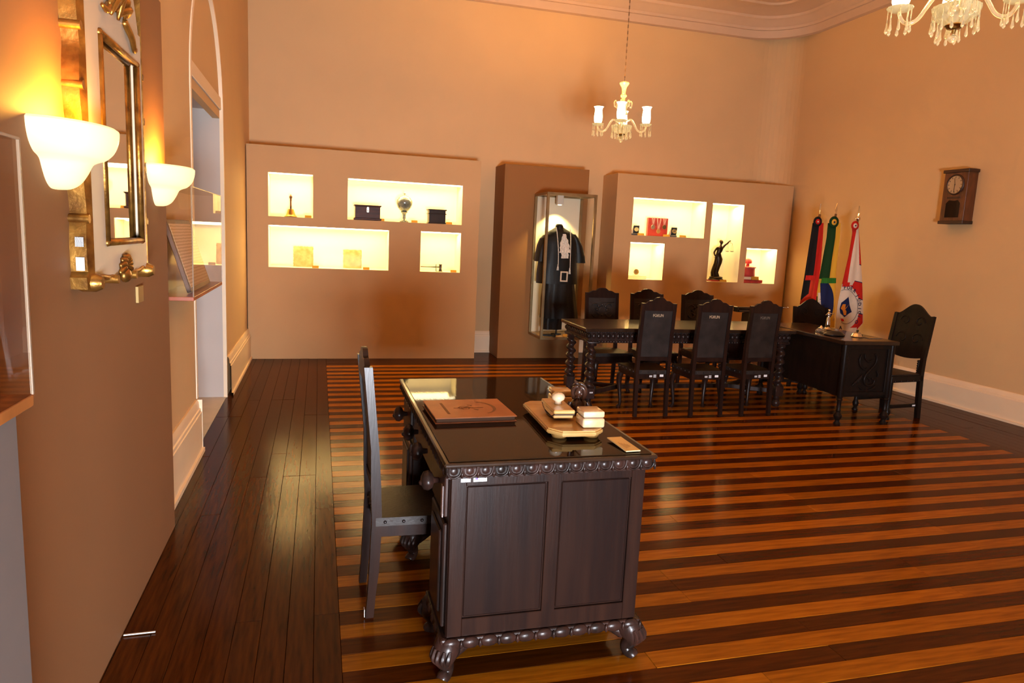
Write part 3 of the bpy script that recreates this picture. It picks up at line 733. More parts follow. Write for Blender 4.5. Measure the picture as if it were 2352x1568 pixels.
# ---------------------------------------------------------------- carved chairs by the small desk
def arch_chair(label, w=.44, back_low=.62):
    t = thing('carved_chair', label, 'chair', group='chairs with an arched carved back')
    hw = w/2
    for s in (-1, 1):
        R = []
        for yy, z, d in ((-.20, 0, .045), (-.185, .2, .05), (-.17, .44, .05), (-.18, .62, .045), (-.215, .85, .04), (-.245, 1.05, .034)):
            x0, x1 = s*hw, s*(hw-.038)
            R.append([(x0, yy-d/2, z), (x1, yy-d/2, z), (x1, yy+d/2, z), (x0, yy+d/2, z)])
        B().rings(R).obj('rear_post', M_EBON, t)
        B().lathe([(.012, .45)]+[(.018 if i % 2 else .010, .455+i*.012) for i in range(12)]+[(.012, .60)], (s*(hw-.055), -.168, 0), 10).obj('beaded_spindle', M_EBON, t, smooth=True)
    out = []
    for i in range(25):
        u = -1+2*i/24; out.append((u*(hw-.01), 1.045+.115*(.5+.5*math.cos(PI*max(-1, min(1, u*1.12))))**.8 + (.012 if abs(u) > .93 else 0)))
    out += [(hw-.01, back_low)] + [(hw*(.8-1.6*i/8), back_low-.025*math.sin(PI*i/8)) for i in range(9)] + [(-hw+.01, back_low)]
    b = B(); b.prism(out, 'Y', -.014, .012)
    bmesh.ops.transform(b.bm, matrix=Matrix.Translation((0, -.188, .62)) @ Matrix.Rotation(math.radians(7.5), 4, 'X') @ Matrix.Translation((0, 0, -.62)), verts=b.bm.verts)
    bp = b.obj('back_panel', M_EBON, t)
    e = B()
    for s in (-1, 1):
        for cz, r0 in ((.98, .06), (.80, .07)):
            e.tube([(s*(.085+r0*(1-q*.09)*math.cos(q*.75)), .012, cz+r0*(1-q*.09)*math.sin(q*.75)) for q in range(9)], .007, 6)
    e.lathe([(0, 0), (.05, 0), (.062, .006), (.055, .010), (0, .012)], (0, .010, .90), 20, 'Y')
    bmesh.ops.transform(e.bm, matrix=Matrix.Translation((0, -.188, .62)) @ Matrix.Rotation(math.radians(7.5), 4, 'X') @ Matrix.Translation((0, 0, -.62)), verts=e.bm.verts)
    e.obj('carving', M_EBON, bp, smooth=True)
    B().box(-hw, hw, -.19, .25, .385, .452, .006).obj('seat_rail', M_EBON, t)
    B().box(-hw+.01, hw-.01, -.16, .24, .450, .466, .006).obj('seat', M_LEATH, t)
    for i in range(5):
        for s in (-1, 1): stud(t, (s*(hw+.001), -.14+i*.085, .40))
    for s in (-1, 1):
        B().lathe([(0, 0), (.026, 0), (.030, .012), (.022, .028), (.016, .04), (.028, .06), (.032, .085), (.020, .11), (.018, .16), (.024, .25), (.026, .385), (0, .385)], (s*(hw-.035), .215, 0), 14).obj('front_leg', M_EBON, t, smooth=50)
        B().box(s*(hw-.05), s*(hw-.02), -.19, .21, .115, .150, .004).obj('side_stretcher', M_EBON, t)
    B().box(-hw+.03, hw-.03, .195, .225, .21, .245, .004).obj('front_stretcher', M_EBON, t)
    B().box(0, .0015, -.02, .02, -.008, .008).obj('sticker', mat('sticker_white', (.78, .77, .77), .4), t).location = (-hw+.0185, -.13, .134)
    return t
c = arch_chair('dark carved chair with arched back at the right of the small desk', .46); c.location = (5.735, 5.80, 0); c.rotation_euler = (0, 0, PI/2+.10)
c = arch_chair('dark carved chair with arched back standing in front of the flags', .43); c.location = (5.74, 6.96, 0); c.rotation_euler = (0, 0, PI-.25); c.scale = (1, 1, .93)

# ---------------------------------------------------------------- long carved table
t = thing('long_table', 'long black carved table with twisted legs', 'table', (3.64, 6.535, 0), math.radians(-1.2))
hx, hy, ZT = 1.165, .385, .825
B().box(-hx, hx, -hy, hy, ZT-.038, ZT, .008, 2).obj('top', M_DTOP, t)
B().box(-hx+.05, hx-.05, -hy+.05, hy-.05, ZT-.15, ZT-.036).obj('apron', M_WOOD, t)
def band(nm, z, r, step, sz, amp=1):
    b = B()
    for (ax, x0, x1, fy) in (('x', -hx+.03, hx-.03, -hy+.04), ('x', -hx+.03, hx-.03, hy-.04)):
        n = int((x1-x0)/step)
        for i in range(n):
            b.ball((x0+(i+.5)*(x1-x0)/n, fy-math.copysign(.006, fy), z), r, step/2/r*1.05, .42, sz, 6)
    for s in (-1, 1):
        y0, y1 = -hy+.03, hy-.03; n = int((y1-y0)/step)
        for i in range(n): b.ball((s*(hx-.046), y0+(i+.5)*(y1-y0)/n, z), r, .42, step/2/r*1.05, sz, 6)
    return b.obj(nm, M_WOOD, t, smooth=True)
band('carved_band', ZT-.082, .022, .05, 1.2); band('bead_moulding', ZT-.045, .009, .018, 1); band('lower_moulding', ZT-.138, .013, .03, 1)
for sx in (-1, 1):
    for sy in (-1, 1):
        lx, ly = sx*(hx-.10), sy*(hy-.09)
        lg = B(); lg.box(lx-.058, lx+.058, ly-.058, ly+.058, .668, .690, .004).lathe([(.045, .64), (.052, .655), (.046, .67)], (lx, ly, 0), 14)
        R = []
        for i in range(73):                           # barley twist
            f = i/72; z = .225+f*.425; ph = f*2*PI*4.8*sx; rr = .043+.003*math.cos(f*PI)
            R.append([(lx+.013*math.cos(ph)+rr*math.cos(2*PI*j/12), ly+.013*math.sin(ph)+rr*math.sin(2*PI*j/12), z) for j in range(12)])
        lg.rings(R)
        lg.box(lx-.048, lx+.048, ly-.048, ly+.048, .115, .225, .006)
        lg.lathe([(0, 0), (.030, 0), (.042, .02), (.046, .045), (.034, .068), (.024, .078), (.032, .09), (.030, .118)], (lx, ly, 0), 14)
        lg.obj('leg', M_WOOD, t, smooth=45)
for sx in (-1, 1):
    for sy in (-1, 1): B().bar((sx*(hx-.10), sy*(hy-.09), .165), (sx*(hx-.52), 0, .165), .03, .045, .003).obj('stretcher', M_WOOD, t)
B().box(-hx+.50, hx-.50, -.02, .02, .143, .188, .003).obj('long_stretcher', M_WOOD, t)
B().box(-.018, .018, -.001, .001, 0, .014).obj('sticker', M_STICK, t).location = (-(hx-.10)+.01, -(hy-.09)-.049, .175)

# ---------------------------------------------------------------- small carved desk at the right
t = thing('carved_desk', 'small black desk with a carved end panel and turned feet', 'desk', (4.815, 5.44, 0), math.radians(-3.0))
dw, dl = .575, 1.40
B().box(.03, dw-.03, .03, dl-.03, .275, .785).obj('body', M_EBON, t)
B().box(-.015, dw+.015, -.015, dl+.015, .785, .826, .008, 2).obj('top', M_DTOP, t)
ep = B().box(.04, dw-.04, .012, .04, .29, .325, .003).box(.04, dw-.04, .012, .04, .745, .785, .003).box(.04, .075, .012, .04, .32, .75, .003).box(dw-.075, dw-.04, .012, .04, .32, .75, .003).obj('end_frame', M_EBON, t)
cv = B(); q = []
def spiral(cx, cz, r, t0, t1, n, shrink, rad): cv.tube([(cx+r*(1-shrink*i/n)*math.cos(t0+(t1-t0)*i/n), .022, cz+r*(1-shrink*i/n)*math.sin(t0+(t1-t0)*i/n)) for i in range(n+1)], rad, 7)
def sway(pts_, r0, r1): cv.tube([(x, .022, z) for x, z in pts_], [r0+(r1-r0)*math.sin(PI*i/(len(pts_)-1)) for i in range(len(pts_))], 8)
sway([(.36, .70), (.385, .66), (.375, .60), (.33, .545), (.29, .50), (.27, .455), (.285, .405), (.33, .385), (.375, .40), (.385, .44), (.355, .455)], .006, .013)   # neck and breast
sway([(.21, .69), (.195, .64), (.215, .58), (.26, .545), (.285, .56)], .005, .011)
sway([(.245, .70), (.26, .65), (.30, .62), (.335, .64)], .004, .010)
for k in range(5): sway([(.245-.016*k, .50-.016*k), (.225-.017*k, .455-.014*k), (.205-.016*k, .415-.006*k)], .004, .010)         # wing feathers
sway([(.30, .345), (.25, .355), (.215, .385)], .004, .009); sway([(.33, .345), (.38, .36), (.405, .39)], .004, .009)
sway([(.40, .53), (.42, .50), (.415, .47)], .004, .010); sway([(.30, .47), (.33, .45), (.335, .42)], .004, .010)
cv.obj('carving', M_EBON, t, smooth=True)
for cx in (.028, dw-.028):
    for cyy in (.028, dl-.028):
        B().lathe([(0, 0), (.030, 0), (.034, .015), (.024, .03), (.020, .045), (.034, .065), (.040, .09), (.026, .115), (.020, .13), (.024, .14), (.020, .15), (.020, .235), (.030, .25), (.022, .262), (.028, .275), (.028, .785), (0, .785)], (cx, cyy, 0), 16).obj('corner_post', M_EBON, t, smooth=40)
B().box(.05, dw-.05, dl-.05, dl-.02, .14, .17, .003).obj('stretcher', M_EBON, t)
# things on the small desk
M_SILV = mat('silver', (.72, .66, .58), .22, 1, var=.15, vscale=20)
M_CRYS = mat('crystal', (.75, .72, .68), .06, 0, spec=.8, trans=.75)
t = thing('silver_figurine', 'slender silver figure of justice with arms spread on the small desk', 'figurine', (5.25, 6.22, .826))
B().lathe([(0, 0), (.04, 0), (.042, .008), (.03, .016), (.022, .03), (0, .032)], n=16).obj('base', M_SILV, t, smooth=50)
B().rings([ell(0, 0, z, rx, rx*.8, 14, .08, 5) for z, rx in ((.028, .026), (.06, .028), (.10, .023), (.13, .018), (.145, .013), (.16, .018), (.175, .020), (.186, .012), (.195, .007))]).obj('draped_body', M_SILV, t, smooth=True)
B().ball((0, 0, .208), .013, .9, 1, 1.2).obj('head', M_SILV, t, smooth=True)
B().tube([(.016, 0, .178), (.04, -.005, .172), (.06, -.01, .182)], [.006, .005, .004], 6).tube([(-.016, 0, .178), (-.035, -.005, .165), (-.05, -.01, .16)], [.006, .005, .004], 6).obj('arms', M_SILV, t, smooth=True)
B().tube([(.06, -.01, .19), (.055, -.01, .10)], .002, 5).obj('sword', M_SILV, t)
t = thing('silver_bell', 'small silver table bell at the front of the small desk', 'bell', (5.17, 5.70, .826))
B().lathe([(0, 0), (.058, 0), (.06, .006), (.052, .012), (.046, .03), (.03, .045), (.012, .05), (0, .05)], n=28, lobes=14, amp=.02).obj('dome', M_SILV, t, smooth=50)
B().lathe([(.008, .048), (.010, .055), (.014, .062), (.010, .07), (0, .074)], n=12).obj('knob', M_BRONZE, t, smooth=True)
t = thing('crystal_inkwell', 'low crystal inkwell with a pointed silver lid on the small desk', 'inkwell', (5.03, 6.05, .826))
B().lathe([(0, 0), (.05, 0), (.055, .012), (.045, .03), (.03, .035), (0, .035)], n=12).obj('bowl', M_CRYS, t)
B().lathe([(.032, .034), (.034, .04), (.014, .05), (.012, .058), (.004, .066), (0, .07)], n=14).obj('lid', M_SILV, t, smooth=True)
t = thing('black_cap', 'soft black cap lying on the small desk', 'cap', (4.99, 5.80, .826))
B().lathe([(0, .0), (.085, 0), (.092, .008), (.080, .022), (.06, .040), (.03, .046), (0, .044)], n=28, sx=1.15, sy=.9, lobes=5, amp=.05).obj('crown', M_BLACK, t, smooth=True)
B().lathe([(.088, .002), (.096, .010), (.088, .016)], n=28, sx=1.15, sy=.9, lobes=5, amp=.05).obj('brim', M_BLACK, t, smooth=True)
o = B().box(-.075, .075, -.04, .04, 0, .006, .001).obj('glass_tray', M_CRYS); o.location = (5.29, 5.62, .826); tag(o, 'flat clear glass tray near the desk corner', 'tray')

# low cabinet behind the table with the typewriter
t = thing('low_cabinet', 'low dark cabinet on turned feet behind the right end of the long table', 'cabinet', (5.12, 7.47, 0))
B().box(-.36, .36, -.17, .17, .30, .685, .004).obj('body', M_WOOD, t)
B().box(-.385, .385, -.195, .195, .685, .72, .006).obj('top', M_WOOD, t)
for s in (-1, 1): B().box(s*.02, s*.34, -.178, -.168, .33, .63, .004).obj('door', M_WOODR, t)
for sx in (-1, 1):
    for sy in (-1, 1): B().lathe([(0, 0), (.026, 0), (.03, .02), (.018, .04), (.03, .075), (.034, .10), (.02, .13), (.026, .15), (.026, .30)], (sx*.325, sy*.135, 0), 12).obj('foot', M_WOOD, t, smooth=45)
M_TW = mat('typewriter_black', (.012, .011, .010), .3, coat=.4)
t = thing('typewriter', 'black long-carriage typewriter, half hidden by a chair back', 'typewriter', (5.27, 7.43, .72), math.radians(4))
bd = B(); bd.prism([(-.17, 0), (.17, 0), (.17, .13), (.07, .155), (-.02, .13), (-.06, .06), (-.17, .025)], 'X', -.15, .15); bd.obj('body', M_TW, t)
B().lathe([(0, -.30), (.018, -.30), (.018, -.27), (.022, -.265), (.022, .265), (.018, .27), (.018, .30), (0, .30)], (0, .10, .19), 16, 'X').obj('platen', M_BLACK, t, smooth=45)
B().box(-.29, .29, .05, .15, .150, .178, .004).box(-.31, -.285, .06, .14, .15, .215, .004).box(.285, .31, .06, .14, .15, .215, .004).obj('carriage', M_TW, t)
B().tube([(.30, .08, .20), (.35, .03, .215), (.40, .0, .215)], .003, 6).ball((.405, 0, .218), .010, n=8).obj('return_lever', M_SILV, t, smooth=True)
kb = B()
for r in range(4):
    for i in range(9): kb.lathe([(0, 0), (.008, 0), (.008, .005), (0, .006)], (-.125+i*.031, -.155+r*.03, .034+r*.016), 8)
kb.obj('keys', M_BLACK, t)
# ---------------------------------------------------------------- foreground desk
DX0, DX1, DY0, DY1 = .458, 1.224, 2.362, 3.70           # carcass
t = thing('carved_desk', 'large dark carved pedestal desk in the foreground', 'desk', ((DX0+DX1)/2, (DY0+DY1)/2, 0))
ox, oy = t.location.x, t.location.y
def D(b): bmesh.ops.translate(b.bm, verts=b.bm.verts, vec=(-ox, -oy, 0)); return b
ZD = .862
D(B().box(.425, 1.246, 2.302, 3.755, ZD-.020, ZD-.004, .005)).obj('top', M_DTOP, t)
D(B().box(.443, 1.226, 2.320, 3.735, ZD-.004, ZD, .001)).obj('glass_top', mat('desk_glass', (.022, .010, .004), .3, spec=0, coat=.55, coat_rough=.03, var=1, col2=(.016, .008, .004), vscale=4, stretch=(7, 1, 1), bump=.006, bscale=20), t)
def gadroon(nm, x0, x1, y0, y1, zc, hgt, step, r, dart=True):
    b = B()
    cx0, cy0 = (x0+x1)/2, (y0+y1)/2
    def piece(c, along):
        nx, ny = (0, math.copysign(1, c[1]-cy0)) if along == 'x' else (math.copysign(1, c[0]-cx0), 0)
        tx, ty = (1, 0) if along == 'x' else (0, 1)
        w_ = step*.46
        sx, sy = (w_*.70/r, .55) if along == 'x' else (.55, w_*.70/r)
        b.ball((c[0]-nx*.007, c[1]-ny*.007, zc+.004), r, sx, sy*.75, hgt*.80/r, 8)
        U = [(-1, .95), (-.95, .2), (-.7, -.55), (0, -.95), (.7, -.55), (.95, .2), (1, .95)]
        b.tube([(c[0]+tx*u*w_+nx*-.004, c[1]+ty*u*w_+ny*-.004, zc+v*hgt) for u, v in U], .0042, 6)
        p = (c[0]+tx*step/2, c[1]+ty*step/2)
        b.tube([(p[0]-nx*.004, p[1]-ny*.004, zc+hgt*.6), (p[0]-nx*.001, p[1]-ny*.001, zc-hgt*.3), (p[0]-nx*.002, p[1]-ny*.002, zc-hgt)], [.002, .006, .004], 6)
    for yy in (y0, y1):
        n = round((x1-x0)/step)
        for i in range(n): piece((x0+(i+.5)*(x1-x0)/n, yy), 'x')
    for xx in (x0, x1):
        n = round((y1-y0)/step)
        for i in range(n): piece((xx, y0+(i+.5)*(y1-y0)/n), 'y')
    return D(b).obj(nm, M_WOOD, t, smooth=True)
D(B().box(.436, 1.235, 2.314, 3.743, ZD-.062, ZD-.018, .010, 2)).obj('top_moulding', M_WOOD, t)
gadroon('carved_edge', .432, 1.239, 2.310, 3.747, ZD-.040, .021, .058, .014)
D(B().box(.446, 1.230, 2.338, 3.72, ZD-.072, ZD-.060)).obj('cavetto', M_WOOD, t)
for y0, y1 in ((DY0, 2.70), (3.36, DY1)):
    D(B().box(DX0, DX1, y0, y1, .165, ZD-.07, .003)).obj('pedestal', M_WOODR, t)
    D(B().box(DX0-.022, DX1+.022, y0-.022, y1+.022, .130, .168, .008, 2)).obj('plinth', M_WOOD, t)
    b = B()
    for xs_, ys_ in (((DX0-.016, DX1+.016), (y0-.018, y1+.018)),):
        n = 11
        for yy in ys_:
            for i in range(n):
                x = xs_[0]+(i+.5)*(xs_[1]-xs_[0])/n
                b.ball((x, yy, .148), .020, (xs_[1]-xs_[0])/n*.56/.020, .75, 1.15, 8)
                b.lathe([(0, -.016), (.009, -.004), (.004, .014), (0, .018)], (x+(xs_[1]-xs_[0])/n/2, yy+(.010 if yy > y0+.1 else -.010), .145), 6)
        m_ = 5
        for xx in xs_:
            for i in range(m_): b.ball((xx, ys_[0]+(i+.5)*(ys_[1]-ys_[0])/m_, .148), .018, .75, (ys_[1]-ys_[0])/m_*.5/.018, 1.1, 8)
    D(b).obj('leaf_moulding', M_WOOD, t, smooth=True)
    for sx, fx in ((-1, DX0+.02), (1, DX1-.02)):
        for sy, fy in ((-1, y0+.02), (1, y1-.02)):
            f = B()
            pth = [(0, .140), (.012, .115), (.020, .085), (.012, .058), (.004, .035), (.010, .016), (.022, .008), (.028, 0)]
            rad = [.050, .052, .044, .030, .024, .024, .026, .024]
            f.tube([(fx+sx*a, fy+sy*a, z) for a, z in pth], rad, 12)
            for a in (-.9, -.45, 0, .45, .9):          # fluted knee
                an = math.atan2(sy, sx)+a
                f.tube([(fx+sx*.012+.046*math.cos(an), fy+sy*.012+.046*math.sin(an), .128), (fx+sx*.022+.046*math.cos(an), fy+sy*.022+.046*math.sin(an), .095), (fx+sx*.016+.030*math.cos(an), fy+sy*.016+.030*math.sin(an), .062)], [.007, .010, .004], 6)
            for (dx, dy) in ((-sx, 0), (0, -sy)):      # acanthus brackets
                f.prism([(0, .135), (.085, .135), (.080, .122), (.055, .112), (.030, .085), (.018, .06), (0, .055)], 'Y', -.010, .010) if False else None
                pts_ = [(.03, .128), (.095, .126), (.075, .108), (.045, .088), (.03, .062)]
                f.tube([(fx+dx*a+sx*.0, fy+dy*a, z) for a, z in ((.02, .10), (.05, .112), (.09, .126))], [.030, .022, .008], 8)
            D(f).obj('foot', M_WOOD, t, smooth=50)
D(B().box(DX0+.3, DX1-.02, 2.70, 3.36, .30, ZD-.07)).obj('modesty_panel', M_WOOD, t)
D(B().box(DX0, DX0+.30, 2.70, 3.36, .655, ZD-.07, .003)).obj('centre_drawer', M_WOOD, t)
# panelled end facing the viewer
fy = DY0
fr = B()
for a, b_ in ((DX0+.002, DX0+.058), (.826, .880), (DX1-.058, DX1-.002)): fr.box(a, b_, fy-.012, fy+.002, .170, ZD-.075, .002)
fr.box(DX0+.058, DX1-.058, fy-.0115, fy+.002, .170, .240, .002).box(DX0+.058, DX1-.058, fy-.0115, fy+.002, .757, ZD-.072, .002)
D(fr).obj('end_frame', M_WOODR, t)
for a, b_ in ((DX0+.058, .826), (.880, DX1-.058)): D(B().box(a+.004, b_-.004, fy-.004, fy+.001, .245, .752, .004)).obj('end_panel', mat('panel_wood', (.010, .0048, .004), .30, spec=.14, coat=.06, coat_rough=.25, var=1, col2=(.018, .0075, .005), vscale=2.5, stretch=(6, 6, .5), bump=.04, bscale=14), t)
# drawers and doors on the seat side
for y0, y1 in ((DY0, 2.70), (3.36, DY1)):
    dr = D(B().box(DX0-.014, DX0+.002, y0+.03, y1-.03, .625, ZD-.085, .004)).obj('drawer', M_WOOD, t)
    dd = D(B().box(DX0-.014, DX0+.002, y0+.03, y1-.03, .19, .60, .005)).obj('door', M_WOOD, t)
    D(B().box(DX0-.022, DX0-.012, y0+.07, y1-.07, .23, .56, .006)).obj('door_panel', M_WOOD, dd)
def pull(px, py, zt):
    p = onX(px, py, .435); b = B()
    b.lathe([(.010, 0), (.012, .02), (.030, .028), (.038, .042), (.034, .058), (.018, .068), (0, .07)], (0, 0, 0), 20, 'X', lobes=8, amp=.08)
    bmesh.ops.scale(b.bm, verts=b.bm.verts, vec=(-1, 1, 1)); b.ball((-.064, 0, -.008), .014, 1, .9, .8).ball((-.055, .014, .016), .008).ball((-.055, -.014, .016), .008)
    bmesh.ops.translate(b.bm, verts=b.bm.verts, vec=(DX0-.012, zt[0], zt[1])); D(b).obj('lion_pull', M_WOOD, t, smooth=True)
for yy, zz in ((2.53, .720), (2.83, .740), (3.12, .740), (3.53, .720)): pull(0, 950, (yy, zz))
D(B().box(DX0-.017, DX0-.013, DY0+.055, DY0+.085, .615, .735)).obj('worn_inlay', stripes('inlay_check', (.45, .33, .28), (.16, .12, .14), 55, 'Z'), t)
for px0, px1, mm in ((.494, .530, M_STICK), (.540, .590, mat('sticker_white', (.78, .77, .77), .4))):
    so = D(B().box(px0, px1, fy-.0135, fy-.0115, ZD-.090, ZD-.066)).obj('sticker', mm, t)
D(B().box(.547, .557, fy-.0142, fy-.0135, ZD-.082, ZD-.070)).obj('sticker_mark', mat('mark_blue', (.15, .08, .3), .5), t)
D(B().box(.562, .585, fy-.0142, fy-.0135, ZD-.084, ZD-.070)).obj('sticker_bars', stripes('bars', (.78, .77, .77), (.2, .2, .22), 140, 'X'), t)

# ---------------------------------------------------------------- things on the foreground desk
ZG = ZD+.0005
M_TAN = mat('tan_leather', (.42, .145, .045), .45, var=1, col2=(.34, .105, .03), vscale=10, bump=.06, bscale=60)
t = thing('leather_portfolio', 'tan leather portfolio with a dark embossed arc and emblem', 'portfolio', (.647, 2.971, ZG), math.radians(1.5))
t.scale = (.963,)*3
B().box(-.180, .180, -.160, .160, .002, .022, .003).obj('pages', mat('portfolio_pages', (.10, .045, .02), .8), t)
cvr = B().box(-.186, .186, -.166, .166, .0205, .0265, .002).box(-.186, .186, -.166, .166, 0, .003, .001).obj('cover', M_TAN, t)
M_EMB = mat('emboss_dark', (.17, .065, .022), .6)
b = B()
R = []
for i in range(25):                                     # crescent arc
    a = -PI*.42+PI*.84*i/24; wd = .004+.012*math.cos((a)*1.15)
    R.append([(.045+.075*math.cos(a)-wd/2*math.cos(a), .105*math.sin(a), .0272), (.045+.075*math.cos(a)+wd/2*math.cos(a), .115*math.sin(a), .0272)])
b.rings(R, False, False)
b.obj('embossed_arc', M_EMB, cvr)
B().box(-.118, -.106, -.10, .10, .0268, .0274).obj('embossed_bar', M_EMB, cvr)
b = B().box(-.03, .07, -.003, .002, .0268, .0274)
for i in range(7): b.rbox((-.055+i*.011, .012*math.sin(i*2.1), .0271), (.030, .004, .0006), (0, 0, i*.9))
b.rbox((.015, .045, .0271), (.022, .008, .0006), (0, 0, -.8)).rbox((.028, -.035, .0271), (.026, .009, .0006), (0, 0, -1.0))
b.lathe([(.024, .0268), (.027, .0274), (.024, .0274)], (-.02, 0, 0), 20, cap=False).obj('embossed_emblem', M_EMB, cvr)
M_ONYX = mat('amber_onyx', (.47, .245, .062), .25, coat=.4, var=1, col2=(.55, .33, .11), vscale=9, stretch=(1, 2.5, 1))
M_ONYXW = mat('pale_onyx', (.66, .53, .37), .25, coat=.4, var=1, col2=(.55, .37, .18), vscale=10)
t = thing('onyx_tray', 'amber onyx desk-set tray with cut corners', 'tray', (1.016, 2.759, ZG), math.radians(-3))
t.scale = (.963,)*3
b = B(); b.prism([(-.125, -.20), (-.075, -.265), (.07, -.265), (.115, -.22), (.115, .25), (.09, .275), (-.085, .275), (-.125, .235)], 'Z', .016, .040)
es = [e for e in b.bm.edges]; bmesh.ops.bevel(b.bm, geom=[e for e in b.bm.edges if len(e.link_faces) == 2 and e.calc_face_angle(0) > .6 and abs(e.verts[0].co.z-e.verts[1].co.z) < 1e-5], offset=.006, segments=2, affect='EDGES')
b.obj('slab', M_ONYX, t)
for x, y in ((-.07, -.20), (.07, -.20), (-.07, .21), (.07, .21)): B().lathe([(0, 0), (.030, 0), (.034, .008), (.028, .018), (0, .018)], (x, y, 0), 16).obj('foot', M_ONYX, t, smooth=40)
ZTR = ZG+.0395
t = thing('rocker_blotter', 'amber onyx rocker blotter with a round white knob', 'blotter', (.992, 2.754, ZTR), math.radians(-4))
t.scale = (.963,)*3
b = B(); b.rings([[(x, y, z+(.016 if k else 0)) for x, y, z in ()] for k in ()], False) if False else None
b = B(); R = []
for i in range(13):
    v = -1+2*i/12; z = .004+.030*v*v*.9
    R.append([(-.045, v*.115, z), (.045, v*.115, z), (.045, v*.115, z+.004), (-.045, v*.115, z+.004)])
b.rings(R).obj('blotter_paper', mat('blotter_dark', (.06, .03, .015), .8), t)
B().box(-.048, .048, -.115, .115, .034, .052, .006, 2).obj('plate', M_ONYX, t)
B().box(-.044, .044, -.10, .10, .012, .036, .003).obj('core', M_ONYX, t)
B().lathe([(.018, .051), (.014, .060), (.016, .066), (.028, .074), (.031, .085), (.026, .097), (.012, .104), (0, .105)], n=24).obj('knob', M_ONYXW, t, smooth=True)
def inkbox(x, y, m, label):
    t = thing('onyx_inkwell', label, 'inkwell', (x, y, ZTR), math.radians(-3))
    B().box(-.047, .047, -.052, .052, 0, .040, .009, 3).obj('body', m, t, smooth=35)
    B().box(-.040, .040, -.044, .044, .040, .044).obj('neck', mat('neck_dark', (.12, .06, .03), .6), t)
    B().box(-.045, .045, -.049, .049, .043, .068, .006, 3).obj('lid', m, t, smooth=35)
inkbox(1.077, 2.590, M_ONYXW, 'pale cream onyx inkwell at the near end of the tray')
inkbox(1.079, 2.966, M_ONYX, 'amber onyx inkwell at the far end of the tray')
# carved bust
M_BUST = mat('bust_wood', (.055, .020, .010), .3, coat=.4, var=1, col2=(.022, .010, .007), vscale=16, bump=.15, bscale=30)
t = thing('carved_bust', 'small dark wooden bust of a woman in a headscarf on the tray', 'figurine', (1.093, 2.769, ZTR), math.radians(-12))
B().box(-.040, .040, -.034, .034, 0, .018, .002).obj('base', M_BUST, t)
b = B(); b.rings([ell(0, 0, z, rx, ry, 24, pl, 6) for z, rx, ry, pl in ((.017, .037, .028, .02), (.030, .038, .030, .03), (.045, .036, .028, .03), (.058, .030, .022, .02), (.066, .020, .016, 0), (.072, .013, .013, 0), (.082, .011, .012, 0), (.09, .012, .013, 0))])
b.tube([(.036, 0, .052), (.042, -.004, .035), (.036, -.016, .018)], [.011, .010, .009], 8).tube([(-.036, 0, .052), (-.042, -.004, .035), (-.036, -.016, .018)], [.011, .010, .009], 8)
b.obj('draped_torso', M_BUST, t, smooth=50)
h_ = B().ball((0, -.008, .104), .024, .92, 1.0, 1.2, 20).ball((0, -.031, .103), .0045, .8, 1, 1.8, 8).ball((0, -.029, .091), .005, 1.4, .5, .45, 8)
for s in (-1, 1): h_.ball((s*.009, -.0275, .110), .004, 1.4, .5, .45, 8).ball((s*.012, -.024, .098), .008, 1, .5, 1, 8)
hd = h_.ball((0, -.024, .083), .008, 1.1, .7, .7, 8).obj('head', M_BUST, t, smooth=True)
b = B(); b.ball((0, .006, .114), .034, 1.0, .88, 1.0, 20)
for s in (-1, 1):                                       # scarf framing the face and falling to the shoulders
    b.tube([(s*.004, -.022, .136), (s*.022, -.020, .126), (s*.029, -.015, .106), (s*.026, -.010, .084), (s*.022, -.010, .068)], [.007, .009, .010, .011, .008], 10)
    b.tube([(s*.004, -.012, .146), (s*.024, -.006, .136), (s*.034, .0, .112), (s*.032, .004, .086)], [.005, .006, .007, .006], 8)
b.tube([(-.012, -.006, .142), (-.020, -.006, .152), (-.024, -.004, .160)], [.012, .008, .002], 8)
hd2 = b.obj('head_scarf', M_BUST, hd, smooth=True)
hd.rotation_euler = (.10, 0, -.25); hd.scale = (.90, .90, .93); hd.location = (0, 0, .006)
t = thing('label_card', 'cream printed label card lying at the desk corner', 'label', (1.152, 2.417, ZG), math.radians(3))
t.scale = (.963,)*3
B().rbox((0, 0, .008), (.064, .170, .004), (math.radians(2), 0, 0)).obj('card', mat('label_cream', (.70, .55, .26), .5), t)
b = B()
for i in range(4): b.box(-.016+i*.008, -.0145+i*.008, -.06+i*.006, .02-i*.01, .0102, .0108)
b.obj('print', mat('label_print', (.42, .26, .10), .7), t)

